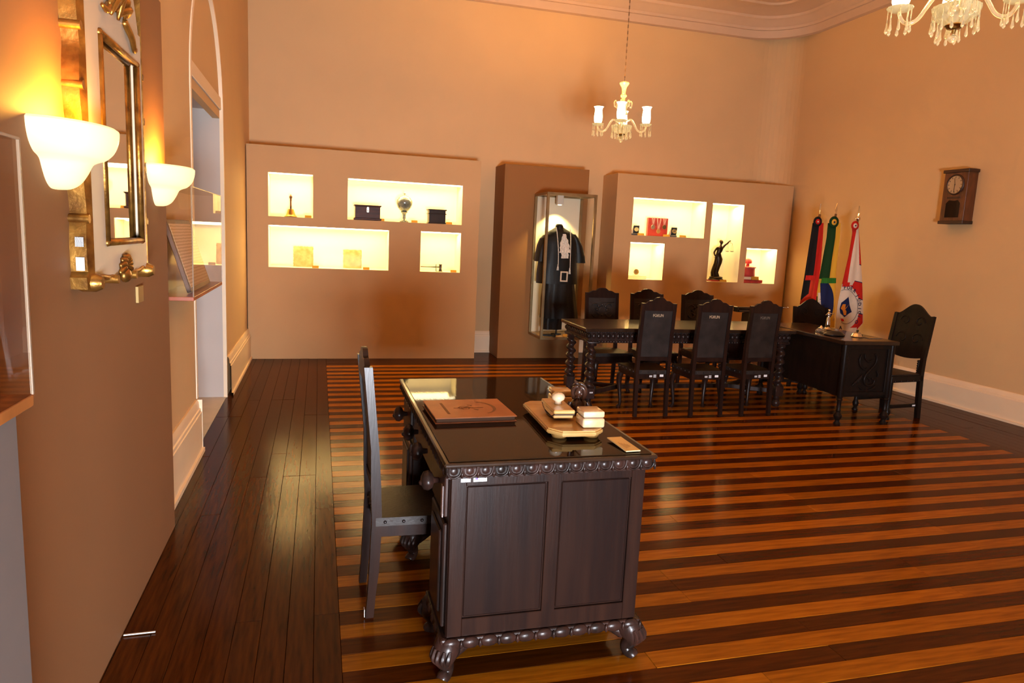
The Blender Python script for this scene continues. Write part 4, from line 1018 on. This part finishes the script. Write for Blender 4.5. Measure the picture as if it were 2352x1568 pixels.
# ---------------------------------------------------------------- chandeliers
M_CGL = mat('chandelier_glass', (.98, .86, .62), .10, 0, spec=.6, trans=.82, emit=(1, .70, .30), estr=.10)
M_SHADE = mat('shade_glass', (1, .9, .7), .25, emit=(1, .78, .40), estr=10)
M_CHAIN = mat('chain_metal', (.16, .10, .06), .4, .8)
DROP = []
def drop(parent, c):
    if not DROP:
        b = B(); L_, r = .115, .0085
        b.tube([(0, 0, 0), (0, 0, -L_*.55)], .0022, 5)
        b.lathe([(0, 0), (.003, -.002), (r*.55, -L_*.22), (r, -L_*.36), (r*.85, -L_*.44), (0, -L_*.5)], (0, 0, -L_*.52), 8)
        o = b.obj('crystal_drop', M_CGL, parent, smooth=True); DROP.append(o.data)
    else:
        o = bpy.data.objects.new('crystal_drop', DROP[0]); COL.objects.link(o); o.parent = parent
    o.location = c
def chandelier(label, x, y, zb, rot):
    t = thing('chandelier', label, 'chandelier', (x, y, zb), rot, 'glass chandeliers')
    zc = ZC-zb-.005
    ch = B(); z = .60; i = 0
    while z < zc-.06:
        ch.bar((0, 0, z), (0, 0, z+.034), .011 if i % 2 else .004, .004 if i % 2 else .011); z += .030; i += 1
    ch.obj('chain', M_CHAIN, t)
    B().lathe([(0, zc), (.07, zc), (.065, zc-.02), (.03, zc-.05), (.008, zc-.07), (0, zc-.07)], n=20).obj('ceiling_canopy', M_BRASS, t, smooth=40)
    B().lathe([(0, .595), (.016, .595), (.046, .585), (.050, .575), (.044, .562), (.026, .535), (.018, .49), (.020, .47), (.034, .455), (.030, .44), (.018, .43), (.016, .33), (.03, .31), (.05, .29), (.05, .27), (.02, .25), (0, .25)], n=20).obj('stem', M_CGL, t, smooth=40)
    B().lathe([(0, .070), (.04, .072), (.085, .10), (.104, .14), (.106, .155), (.09, .15), (.06, .13), (0, .125)], n=90, lobes=18, amp=.02).obj('bowl', M_CGL, t, smooth=60)
    B().lathe([(0, .052), (.03, .055), (.045, .068), (.04, .075), (0, .075)], n=18).lathe([(0, .03), (.008, .034), (.01, .05), (0, .055)], n=10).obj('bottom_cap', M_BRASS, t, smooth=40)
    B().ball((0, 0, .008), .020, n=14).tube([(0, 0, .028), (0, 0, .034)], .004, 6).obj('bottom_ball', M_CGL, t, smooth=True)
    for k in range(14): drop(t, (.100*math.cos(k*2*PI/14), .100*math.sin(k*2*PI/14), .148))
    b = B()
    for k in range(6):
        a = k*PI/3+.3; b.tube([(r*math.cos(a), r*math.sin(a), zz) for r, zz in ((.02, .27), (.05, .36), (.075, .40), (.09, .38), (.085, .34), (.07, .345))], .008, 6)
    b.obj('upper_scrolls', M_CGL, t, smooth=True)
    for k in range(4):
        a = k*PI/2; ca, sa = math.cos(a), math.sin(a)
        P = lambda r, zz: (r*ca, r*sa, zz)
        ar = B().tube([P(.03, .19), P(.08, .215), (.105*ca, .105*sa, .205), P(.13, .165), P(.16, .115), P(.195, .095), P(.225, .105), P(.243, .135), P(.245, .155)], [.012, .011, .011, .010, .010, .010, .010, .009, .009], 10).obj('arm', M_CGL, t, smooth=True)
        B().lathe([(0, .150), (.03, .152), (.058, .166), (.060, .174), (.05, .172), (.02, .166), (0, .166)], P(.245, 0), 60, lobes=12, amp=.03).obj('drip_pan', M_CGL, ar, smooth=60)
        for q in range(8): drop(ar, (.245*ca+.052*math.cos(q*PI/4), .245*sa+.052*math.sin(q*PI/4), .166))
        B().lathe([(.030, .175), (.040, .20), (.043, .24), (.039, .28), (.036, .31), (.040, .33), (.050, .342)], P(.245, 0), 40, lobes=8, amp=.015, cap=False).obj('shade', M_SHADE, ar, smooth=True)
        B().lathe([(0, .17), (.012, .172), (.012, .20), (.018, .225), (.012, .255), (0, .265)], P(.245, 0), 12).obj('bulb', M_BULB, ar, smooth=True)
        lamp('bulb_light', 'POINT', P(.245, .30), E_CHAND, WARM, size=.035).parent = ar
    return t
chandelier('glass chandelier hanging on a long chain before the back wall', 3.0, 6.87, 2.684, math.radians(-15.7-11))
chandelier('glass chandelier cut off by the top edge at the right', 2.985, 2.90, 2.70, math.radians(-40))

# ---------------------------------------------------------------- wall sconces
M_ALAB = mat('alabaster_glow', (.62, .50, .32), .4, emit=(1, .74, .34), estr=.85)
def sconce(label, y, zr):
    t = thing('wall_sconce', label, 'sconce', (-.756, y, zr), 0, 'alabaster wall sconces')
    prof = [(1.0, .0), (1.02, -.006), (1.0, -.035), (.93, -.065), (.80, -.088), (.66, -.098), (.58, -.108), (.50, -.135), (.38, -.165), (.22, -.182), (.02, -.185)]
    pp = []
    for i in range(len(prof)-1):
        p0, p1, p2, p3 = (Vector((*prof[max(0, min(len(prof)-1, i+k))], 0)) for k in (-1, 0, 1, 2))
        for k in range(4):
            f = k/4; q = .5*((2*p1)+(p2-p0)*f+(2*p0-5*p1+4*p2-p3)*f*f+(3*p1-p0-3*p2+p3)*f**3); pp.append((q.x, q.y))
    prof = pp+[prof[-1]]
    b = B(); b.lathe([(r, z) for r, z in prof], sx=.165, sy=.205, n=32, a0=-PI/2, a1=PI/2, cap=False)
    b.lathe([(r*.97-.005, z+.004) for r, z in prof], sx=.165, sy=.205, n=32, a0=-PI/2, a1=PI/2, cap=False)
    b.obj('shade', M_ALAB, t, smooth=True)
    B().box(0, .02, -.05, .05, -.15, -.02, .003).obj('bracket', M_BRASS, t)
    B().lathe([(0, -.10), (.014, -.10), (.014, -.07), (.022, -.05), (.018, -.02), (0, -.008)], (.07, 0, 0), 12).obj('bulb', M_BULB, t, smooth=True)
    lamp('bulb_light', 'POINT', (.085, 0, .02), E_SCONCE, WARM, size=.04).parent = t
sconce('glowing shell-shaped wall sconce nearest the viewer, left of the mirror', 2.40, 1.915)
sconce('glowing shell-shaped wall sconce right of the mirror', 3.76, 1.908)

# ---------------------------------------------------------------- mirror
MY0, MY1, MZ0, MZ1 = 2.52, 3.255, 1.455, 2.42
t = thing('wall_mirror', 'tall mirror in a cream frame with gilt scrolled sides', 'mirror', (-.756, (MY0+MY1)/2, MZ0))
oy, oz = (MY0+MY1)/2, MZ0
hw, hh = (MY1-MY0)/2, MZ1-MZ0
IY0, IY1, IZ0, IZ1 = 2.685-oy, 3.172-oy, 1.570-oz, 2.255-oz
fr = B()
for a, b_, c, d in ((-hw, IY0, .0, hh), (IY1, hw, 0, hh-.04), (IY0, IY1, 0, IZ0), (IY0, IY1, IZ1, hh)): fr.box(.012, .056, a, b_, c, d)
fr.obj('frame', M_CREAM, t)
B().box(.004, .040, IY0-.01, IY1+.01, IZ0-.01, IZ1+.01).obj('mirror_glass', M_MIRROR, t)
b = B(); r = .012
for a, b_ in (((IY0, IZ0), (IY1, IZ0)), ((IY1, IZ0), (IY1, IZ1)), ((IY1, IZ1), (IY0, IZ1)), ((IY0, IZ1), (IY0, IZ0))):
    b.tube([(.056, a[0], a[1]), (.056, b_[0], b_[1])], r, 8)
for y_, z_ in ((IY0, IZ0), (IY1, IZ0), (IY1, IZ1), (IY0, IZ1)): b.ball((.056, y_, z_), r*1.15, n=8)
b.obj('inner_bead', M_GILT, t, smooth=True)
for s in (-1, 1):                                        # scrolled gilt sides
    sd = B(); R = []
    n = 60
    for i in range(n+1):
        v = i/n; z = -.03+v*(hh+.16)
        wv = .018*abs(math.sin(v*PI*4.5))+ (.022 if .30 < v < .36 else 0) + (.02 if v < .05 else 0)
        x1 = .060; o0 = s*(hw-.004); o1 = s*(hw+.012+wv)
        R.append([(0, o0, z), (x1, o0, z), (x1-.012, o1, z), (0, o1, z)])
    sd.rings(R).obj('gilt_side', M_GILT, t, smooth=40)
    for v in (.20, .42, .62, .80): B().tube([(.0, s*(hw+.02), hh*v), (.058, s*(hw+.022), hh*v)], .014, 10).obj('gilt_roll', M_GILT, t, smooth=50)
    B().lathe([(0, -.03), (.02, -.03), (.030, -.01), (.030, .03), (.02, .05), (0, .05)], (.032, s*(hw-.005), -.01), 14, 'X').obj('scroll_end', M_GILT, t, smooth=50)
    B().tube([(.045, s*.36, .0), (.05, s*.28, .004), (.05, s*.20, -.004), (.05, s*.14, -.002)], [.010, .011, .011, .008], 8).obj('lower_scroll', M_GILT, t, smooth=50)
    B().lathe([(0, -.03), (.016, -.03), (.016, .03), (0, .03)], (.04, s*.13, -.014), 14, 'X').obj('scroll_roll', M_GILT, t, smooth=50)
b = B()
for i in range(9):
    a = PI*(i+.5)/9; b.tube([(.055, 0, .030), (.066, .045*math.cos(a), .030+.05*math.sin(a)-.02), (.058, .075*math.cos(a), .035+.075*math.sin(a)-.045)], [.010, .014, .008], 7)
b.ball((.060, 0, -.008), .035, .6, 1.1, .8).obj('shell_ornament', M_GILT, t, smooth=True)
b = B(); rr = random.Random(4)
for i in range(16):                                      # gilt leaf crest
    a = rr.uniform(-1, 1); z0 = hh-.06+rr.uniform(0, .16)
    b.tube([(.058, a*.03, z0), (.080+rr.uniform(-.01, .012), a*.10, z0+.03), (.066, a*.17, z0+rr.uniform(-.05, .05))], [.014, .017, .005], 7)
b.tube([(.06, .10, hh-.05), (.07, .17, hh-.09), (.066, .22, hh-.125), (.062, .25, hh-.115)], [.014, .012, .009, .010], 7).tube([(.06, -.10, hh-.05), (.07, -.15, hh-.08), (.066, -.19, hh-.075)], [.014, .012, .006], 7)
b.obj('leaf_crest', M_GILT, t, smooth=True)
b = B()
b.prism([(-hw, hh-.002), (hw, hh-.042), (hw-.06, hh+.08), (.10, hh+.20), (-.10, hh+.24), (-hw, hh+.16)], 'X', .012, .050); b.obj('pediment', M_CREAM, t)
for yy, zz, hgt in ((MY0-.0225, 1.575, .030), (MY0-.0225, 1.50, .042)):
    pass
B().box(.018, .042, -hw-.036, -hw-.0335, .105, .135).obj('sticker', M_STICK, t); B().box(.018, .042, -hw-.036, -hw-.0335, .03, .072).obj('sticker', mat('sticker_white', (.78, .77, .77), .4), t)
o = B().box(0, .012, -.045, .045, -.035, .035, .001).obj('wall_label', mat('wall_label', (.40, .26, .09), .4, .4)); o.location = (-.756, 3.33, 1.335); tag(o, 'small square brass label on the wall under the mirror', 'label')

# ---------------------------------------------------------------- acrylic wall cases
M_CASEB = mat('case_red_brown', (.40, .085, .025), .35, coat=.4, var=.2, vscale=6)
M_CASEO = mat('case_orange_wood', (.38, .13, .03), .45, var=.4, vscale=5, stretch=(8, 1, 1))
def acrylic(label, x0, x1, y0, y1, z0, z1, base_h, m):
    t = thing('acrylic_case', label, 'display case', ((x0+x1)/2, (y0+y1)/2, z0), 0, 'acrylic wall cases')
    hx, hy, h = (x1-x0)/2, (y1-y0)/2, z1-z0
    B().box(-hx, hx, -hy, hy, 0, base_h, .002).obj('base', m, t)
    B().box(-hx, -hx+.01, -hy, hy, base_h, h*.62).obj('back_board', m, t)
    p = .004
    B().box(hx-p, hx, -hy, hy, base_h, h).obj('front_pane', M_ACRY, t)
    for s in (-1, 1): B().box(-hx, hx-p, s*hy, s*(hy-p), base_h, h).obj('end_pane', M_ACRY, t)
    B().box(-hx, hx, -hy, hy, h-p, h).obj('top_pane', M_ACRY, t)
    e = B()
    for s in (-1, 1): e.box(hx-.004, hx+.001, s*hy-.003, s*hy+.003, base_h, h)
    e.box(hx-.004, hx+.0012, -hy, hy, h-.004, h+.001).obj('polished_edge', mat('acrylic_edge', (.42, .30, .20), .2, trans=.4), t)
    return t
acrylic('acrylic wall case with a red-brown base holding a slanted framed document', XL+.003, -.652, 4.07, 5.22, 1.232, 1.842, .022, M_CASEB)
t = thing('framed_document', 'framed handwritten sheet leaning in the far acrylic case', 'framed document', (-.765, 4.62, 1.256))
b = B()
Mx = Matrix.Rotation(math.radians(-17), 4, 'Y')
b.box(-.012, .012, -.36, .36, 0, .42, .003); bmesh.ops.transform(b.bm, matrix=Mx, verts=b.bm.verts); b.obj('frame', mat('frame_brown', (.16, .07, .03), .5, var=.4, vscale=8), t).location = (.06, 0, .004)
b = B().box(.0122, .0135, -.335, .335, .025, .395); bmesh.ops.transform(b.bm, matrix=Mx, verts=b.bm.verts); b.obj('sheet', stripes('handwriting', (.72, .56, .34), (.55, .40, .22), 18, 'Z', .8), t).location = (.06, 0, .004)
acrylic('acrylic wall case with an orange wooden base at the left edge', -.753, -.552, .70, 1.567, 1.272, 1.795, .024, M_CASEO)
t = thing('dark_frame', 'dark framed panel inside the near acrylic case', 'frame', (-.625, 1.23, 1.298))
b = B().box(-.01, .01, -.30, .28, 0, .44, .003); bmesh.ops.transform(b.bm, matrix=Matrix.Rotation(math.radians(-6), 4, 'Y'), verts=b.bm.verts); b.obj('backing', mat('frame_dark', (.10, .038, .016), .6, var=.3, vscale=6), t)
b = B()
for s in (-1, 1): b.box(.009, .020, s*.29-.01-.012, s*.29-.01+.012, 0, .44)
b.box(.009, .020, -.30, .28, 0, .024).box(.009, .020, -.30, .28, .416, .44); bmesh.ops.transform(b.bm, matrix=Matrix.Rotation(math.radians(-6), 4, 'Y'), verts=b.bm.verts); b.obj('moulding', mat('frame_dark2', (.06, .022, .010), .4), t)
o = B().box(-.7555, -.575, .70, 1.543, 0, 1.271, .003).obj('plinth', mat('plinth_paint', (.125, .10, .088), .7, var=.05)); tag(o, 'pale grey plinth under the near acrylic case', 'plinth')

# ---------------------------------------------------------------- wall clock
t = thing('wall_clock', 'brown wooden wall clock with a round dial and a glazed lower door', 'clock', (XR, 6.262, 2.02), -PI/2)
# local: x along the wall (towards the camera = +x), y into the room = -y
M_CLK = mat('clock_wood', (.135, .040, .012), .4, coat=.2, var=.5, vscale=7, stretch=(4, 4, 1))
M_CLKD = mat('clock_dark', (.05, .018, .008), .5, var=.3, vscale=7)
B().box(-.150, .150, -.135, 0, .03, .565, .003).obj('case', M_CLK, t)
B().box(-.165, .165, -.152, 0, .555, .59, .004).obj('cornice', M_CLKD, t)
B().box(-.160, .160, -.148, 0, .0, .035, .004).obj('plinth', M_CLKD, t)
dl = B().lathe([(0, 0), (.098, 0), (.098, .006), (0, .006)], (0, -.135, .425), 40, 'Y').obj('dial', mat('dial_cream', (.48, .34, .19), .5, var=.15, vscale=10), t)
B().lathe([(.094, .004), (.100, .016), (.110, .012), (.114, 0)], (0, -.135, .425), 40, 'Y', cap=False).obj('bezel', M_CLKD, t, smooth=True)
b = B()
for i in range(12):
    a = i*PI/6; b.rbox((.080*math.sin(a), -.142, .425+.080*math.cos(a)), (.006, .001, .018), (0, a, 0))
b.obj('hour_marks', mat('clock_ink', (.05, .03, .02), .6), dl)
B().bar((0, -.1435, .425), (-.012, -.1435, .495), .006, .001).bar((0, -.1445, .425), (-.006, -.1445, .345), .005, .001).ball((0, -.144, .425), .006, n=8).obj('hands', mat('clock_ink', (.05, .03, .02), .6), dl)
B().box(-.085, .085, -.141, -.134, .275, .295, .003).obj('carved_strip', M_CLKD, t)
dd = B(); dd.prism([(-.088, .07), (.088, .07), (.088, .225), (.055, .258), (.02, .25), (-.02, .25), (-.055, .258), (-.088, .225)], 'Y', -.138, -.133); dd.obj('door_glass', mat('dark_glass', (.012, .009, .006), .06, coat=.8), t)

# ---------------------------------------------------------------- flags
YFL = 7.40
CLR = dict(black=(.012, .010, .010), red=(.55, .020, .012), ored=(.62, .045, .018), green=(.012, .045, .012), bgreen=(.03, .16, .02), yellow=(.72, .40, .04), white=(.72, .60, .47), blue=(.012, .018, .07), navy=(.02, .02, .06), orange=(.62, .20, .02))
FM = {k: mat('flag_'+k, v, .85, spec=.15, bump=.08, bscale=120) for k, v in CLR.items()}
def lerp_edge(E, y):
    if y <= E[0][1]: return E[0][0]
    for (xa, ya), (xb, yb) in zip(E, E[1:]):
        if ya <= y <= yb: return xa+(xb-xa)*(y-ya)/(yb-ya)
    return E[-1][0]
def flag_surface(L_, R_, phase, Y):
    def S(u, y, lift=0):
        xl, xr = lerp_edge(L_, y), lerp_edge(R_, y); x = xl+(xr-xl)*u
        f = math.sin(u*PI); dep = (-.014*f - .006*math.sin(u*PI*4+phase+y*.012)*min(1, (y-L_[0][1])/80)) - lift
        p = onY(x, y, Y); return Vector((p.x, Y+dep, p.z))
    return S
def flag(label, L_, R_, y0, y1, cfun, phase, nu=84, nv=300):
    t = thing('flag', label, 'flag', (onY((L_[0][0]+R_[0][0])/2, y0, YFL).x, YFL, 0), 0, 'ceremonial flags on poles')
    org = Vector(t.location); S = flag_surface(L_, R_, phase, YFL)
    b = B(); names = list(CLR)
    vv = [[b.bm.verts.new(S(i/nu, y0+(y1-y0)*j/nv)-org) for i in range(nu+1)] for j in range(nv+1)]
    ww = [[b.bm.verts.new(Vector((vv[j][i].co.x, .035*math.sin(i/nu*PI)+.004, vv[j][i].co.z))) for i in range(0, nu+1, 4)] for j in range(0, nv+1, 5)]
    for j in range(nv):
        for i in range(nu):
            u = (i+.5)/nu; y = y0+(y1-y0)*(j+.5)/nv
            xl, xr = lerp_edge(L_, y), lerp_edge(R_, y)
            f = b.bm.faces.new((vv[j][i], vv[j+1][i], vv[j+1][i+1], vv[j][i+1])); f.material_index = names.index(cfun(xl+(xr-xl)*u, y, u)); f.smooth = True
    for j in range(len(ww)-1):
        for i in range(len(ww[0])-1):
            f = b.bm.faces.new((ww[j][i], ww[j][i+1], ww[j+1][i+1], ww[j+1][i])); f.material_index = names.index(cfun(lerp_edge(L_, y0+(y1-y0)*j*5/nv)+1, y0+(y1-y0)*(j*5+2)/nv, .1)); f.smooth = True
    b.obj('cloth', [FM[n] for n in names], t, recalc=False)
    return t, S, org
def rosette(t, org, x, y, r, c1, c2, c3):
    p = onY(x, y, YFL-.035); c = p-org; R_ = r*YFL/F_PX
    ro = B().lathe([(0, .0), (R_*.9, .0), (R_, .008), (R_*.55, .012), (0, .011)], c, 66, 'Y', lobes=22, amp=.05).obj('rosette', FM[c1], t, smooth=True)
    B().lathe([(0, .010), (R_*.5, .010), (R_*.52, .014), (R_*.2, .017), (0, .017)], c, 48, 'Y', lobes=12, amp=.05).obj('rosette_ring', FM[c2], ro, smooth=True)
    B().lathe([(0, .016), (R_*.18, .016), (R_*.16, .020), (0, .021)], c, 16, 'Y').obj('rosette_button', FM[c3], ro, smooth=True)
M_CHROME = mat('chromed', (.75, .70, .62), .15, 1)
def pole(t, org, x, y, xb, tip=30, ball=False, turn=.5):
    top = onY(x, y, YFL+.01)-org; bot = Vector((top.x-(.10 if xb is None else xb), .01, .02))
    pl_ = B().tube([top, bot], .014, 10).obj('pole', mat('pole_wood', (.20, .09, .03), .4), t, smooth=True)
    h_ = tip*YFL/F_PX; b = B(); R = [[(0, 0, -.02)]*4]
    R = [[(w*math.cos(turn), w*math.sin(turn), z), (-.006*math.sin(turn), .006*math.cos(turn), z), (-w*math.cos(turn), -w*math.sin(turn), z), (.006*math.sin(turn), -.006*math.cos(turn), z)] for w, z in ((.004, -.01), (.008, .01), (.030, h_*.35), (.001, h_))]
    b.rings(R); b.obj('spear_tip', M_CHROME, t).location = top
    if ball: B().ball(top+Vector((0, 0, -.01)), .030, n=14).obj('ball_finial', M_CHROME, t, smooth=True)
    B().lathe([(0, 0), (.09, 0), (.09, .015), (.05, .03), (.03, .10), (.022, .11), (0, .11)], (bot.x, bot.y, 0), 20).obj('pole_base', mat('pole_base', (.05, .03, .02), .4), t, smooth=40)
def fringe(t, org, S, ya, yb, m, u0=0, u1=1):
    b = B(); b.grid(lambda u, v: S(u0+(u1-u0)*u, ya+(yb-ya)*v, .012+.003*math.cos(u*60))-org, 40, 3); b.obj('fringe', FM[m], t, smooth=True)
# red and black flag
L1 = [(1867, 512), (1862, 545), (1847, 640), (1840, 682), (1829, 752)]; R1 = [(1892, 512), (1890, 545), (1884, 615), (1876, 670), (1868, 752)]
def c1(x, y, u):
    if y < 640: return 'black' if u < .52 else 'red'
    if u < .40 and y < 690-(u*40): return 'black'
    if u > .80 and y < 700: return 'red'
    return 'ored'
t, S, org = flag('red and black flag hanging leftmost in the corner', L1, R1, 512, 752, c1, 0)
rosette(t, org, 1877, 509, 13.5, 'black', 'red', 'white'); pole(t, org, 1883, 492, None, 28, turn=1.0); fringe(t, org, S, 632, 643, 'red', 0, .72)
# green and yellow flag with a blue disc
L2 = [(1902, 512), (1899, 545), (1888, 605), (1878, 660), (1872, 700), (1868, 752)]; R2 = [(1931, 512), (1929, 545), (1922, 600), (1919, 640), (1917, 752)]
def c2(x, y, u):
    if y < 640: return 'green' if u < .60 else 'yellow'
    if ((x-1893)/21)**2+((y-692)/46)**2 < 1 and x > 1884+(y-650)*.0: return 'blue'
    if x < 1878 and y > 680: return 'green'
    if 1879 < x < 1884 and 672 < y < 712: return 'white'
    return 'yellow'
t, S, org = flag('green and yellow flag with a dark blue disc, middle of the three', L2, R2, 512, 752, c2, 1.2)
rosette(t, org, 1914.5, 510, 15.5, 'green', 'yellow', 'navy'); pole(t, org, 1920, 491, None, 28, turn=.35); fringe(t, org, S, 638, 650, 'bgreen', .1, 1)
for i, ch in enumerate('ORDE'):
    me = text_mesh(ch, .022); me.materials.clear(); me.materials.append(FM['bgreen'])
    o = bpy.data.objects.new('lettering', me); COL.objects.link(o); o.parent = t
    o.location = S(.19, 708-i*7, .006)-org; o.rotation_euler = (PI/2, -PI/2, 0)
# white flag with red bands and an emblem
L3 = [(1957, 520), (1958, 535), (1950, 585), (1935, 650), (1926, 690), (1921, 725), (1918, 765)]; R3 = [(1972, 520), (1973, 535), (1978, 605), (1981, 650), (1983, 700), (1983, 742), (1962, 765)]
EC = (1941, 704)
def c3(x, y, u):
    if x < 1964-(y-535)*.165 and y < 652: return 'red'
    rr = math.hypot((x-EC[0])/31, (y-EC[1])/50)
    bx = 1972 if y < 628 else max(1972-(y-628)*.6, 1957)
    if y >= 628 and rr < 1 or (y > 752 and x < 1968): return 'white'
    if rr < 1.0 and x < 1972: return 'white'
    if x < bx and y < 655: return 'white'
    if y > 655 and x < EC[0]: return 'white'
    for a, b_, cc in ((0, 609, 'red'), (609, 611, 'navy'), (611, 649, 'white'), (649, 651, 'navy'), (651, 688, 'red'), (688, 690, 'navy'), (690, 721, 'white'), (721, 723, 'navy'), (723, 999, 'red')):
        k = y+ (1983-x)*.25
        if a <= k < b_: return cc
    return 'red'
t, S, org = flag('white and red flag with a round printed emblem, rightmost', L3, R3, 520, 765, c3, 2.2, 100, 360)
rosette(t, org, 1963, 518, 12.5, 'red', 'white', 'navy'); pole(t, org, 1971, 500, None, 32, True, turn=1.25); fringe(t, org, S, 648, 658, 'red', 0, .30)
def on_flag(x, y, lift):
    xl, xr = lerp_edge(L3, y), lerp_edge(R3, y); return S(max(.01, min(.99, (x-xl)/(xr-xl))), y, lift)-org
b = B(); rg = []
for i in range(70):
    a = -PI*.62+PI*1.25*i/69
    x, y = EC[0]+26.5*math.cos(a), EC[1]+39*math.sin(a)
    if x > lerp_edge(L3, y)+.6: rg.append(on_flag(x, y, .006))
b.tube(rg, .0022, 5); b.obj('emblem_ring', FM['navy'], t)
def patch(nm, poly, m, lift=.006, n=6):
    b = B(); cx = sum(p[0] for p in poly)/len(poly); cy_ = sum(p[1] for p in poly)/len(poly); cv_ = b.bm.verts.new(on_flag(cx, cy_, lift+.001))
    e = []
    for (xa, ya), (xb, yb) in zip(poly, poly[1:]+poly[:1]):
        for i in range(n): e.append(b.bm.verts.new(on_flag(xa+(xb-xa)*i/n, ya+(yb-ya)*i/n, lift)))
    for p, q in zip(e, e[1:]+e[:1]): b.bm.faces.new((cv_, p, q))
    b.obj(nm, FM[m], t)
patch('emblem_shield', [(1946, 681), (1949, 700), (1954.5, 716), (1945, 721), (1937, 727.5), (1929, 719), (1928, 709), (1931.5, 695)], 'blue')
patch('emblem_figure', [(1934, 698), (1939.5, 698), (1938, 708), (1947, 698), (1937.5, 711), (1941, 714), (1940, 723), (1935, 723), (1933, 712), (1929.5, 708)], 'orange', .009)
patch('emblem_mark', [(1929, 731), (1934, 731), (1936, 737), (1931, 737)], 'red', .007)
for i, (xx, yy) in enumerate(((1951, 681), (1952.5, 690), (1956, 700), (1957, 704))): patch('emblem_leaf', [(xx-3, yy-2), (xx+2, yy-3), (xx+4, yy), (xx, yy+2.5)], 'white', .010)
for ch, x, y, a in (('P', 1939.5, 660, 8), ('O', 1946, 660.5, 0), ('E', 1953, 662, -18), ('R', 1960.5, 668, -35), ('J', 1967.5, 678, -58), ('U', 1969.5, 688, -75), ('D', 1971, 698, -85), ('I', 1971, 708, -95), ('C', 1970.5, 717, -100), ('I', 1969.5, 726, -108), ('O', 1963.5, 738, -130), ('A', 1928, 752, 5)):
    me = text_mesh(ch, .066, bold=.001); me.materials.clear(); me.materials.append(FM['navy'])
    o = bpy.data.objects.new('lettering', me); COL.objects.link(o); o.parent = t
    o.location = on_flag(x, y, .010); o.rotation_euler = (PI/2, -math.radians(a), 0)

# ---------------------------------------------------------------- scrap on the floor
o = B().bar(onZ(284, 1458, .006), onZ(357, 1450, .006), .006, .004).obj('plastic_strip', M_WHITE); tag(o, 'thin white strip lying on the floor at the foot of the partition', 'scrap')
# the lamps carry the light of these glowing parts, so they need no light sampling of their own
for m in (M_CGL, M_SHADE, M_ALAB, M_BULB, M_STRIP):
    try: m.cycles.emission_sampling = 'NONE'
    except Exception: pass
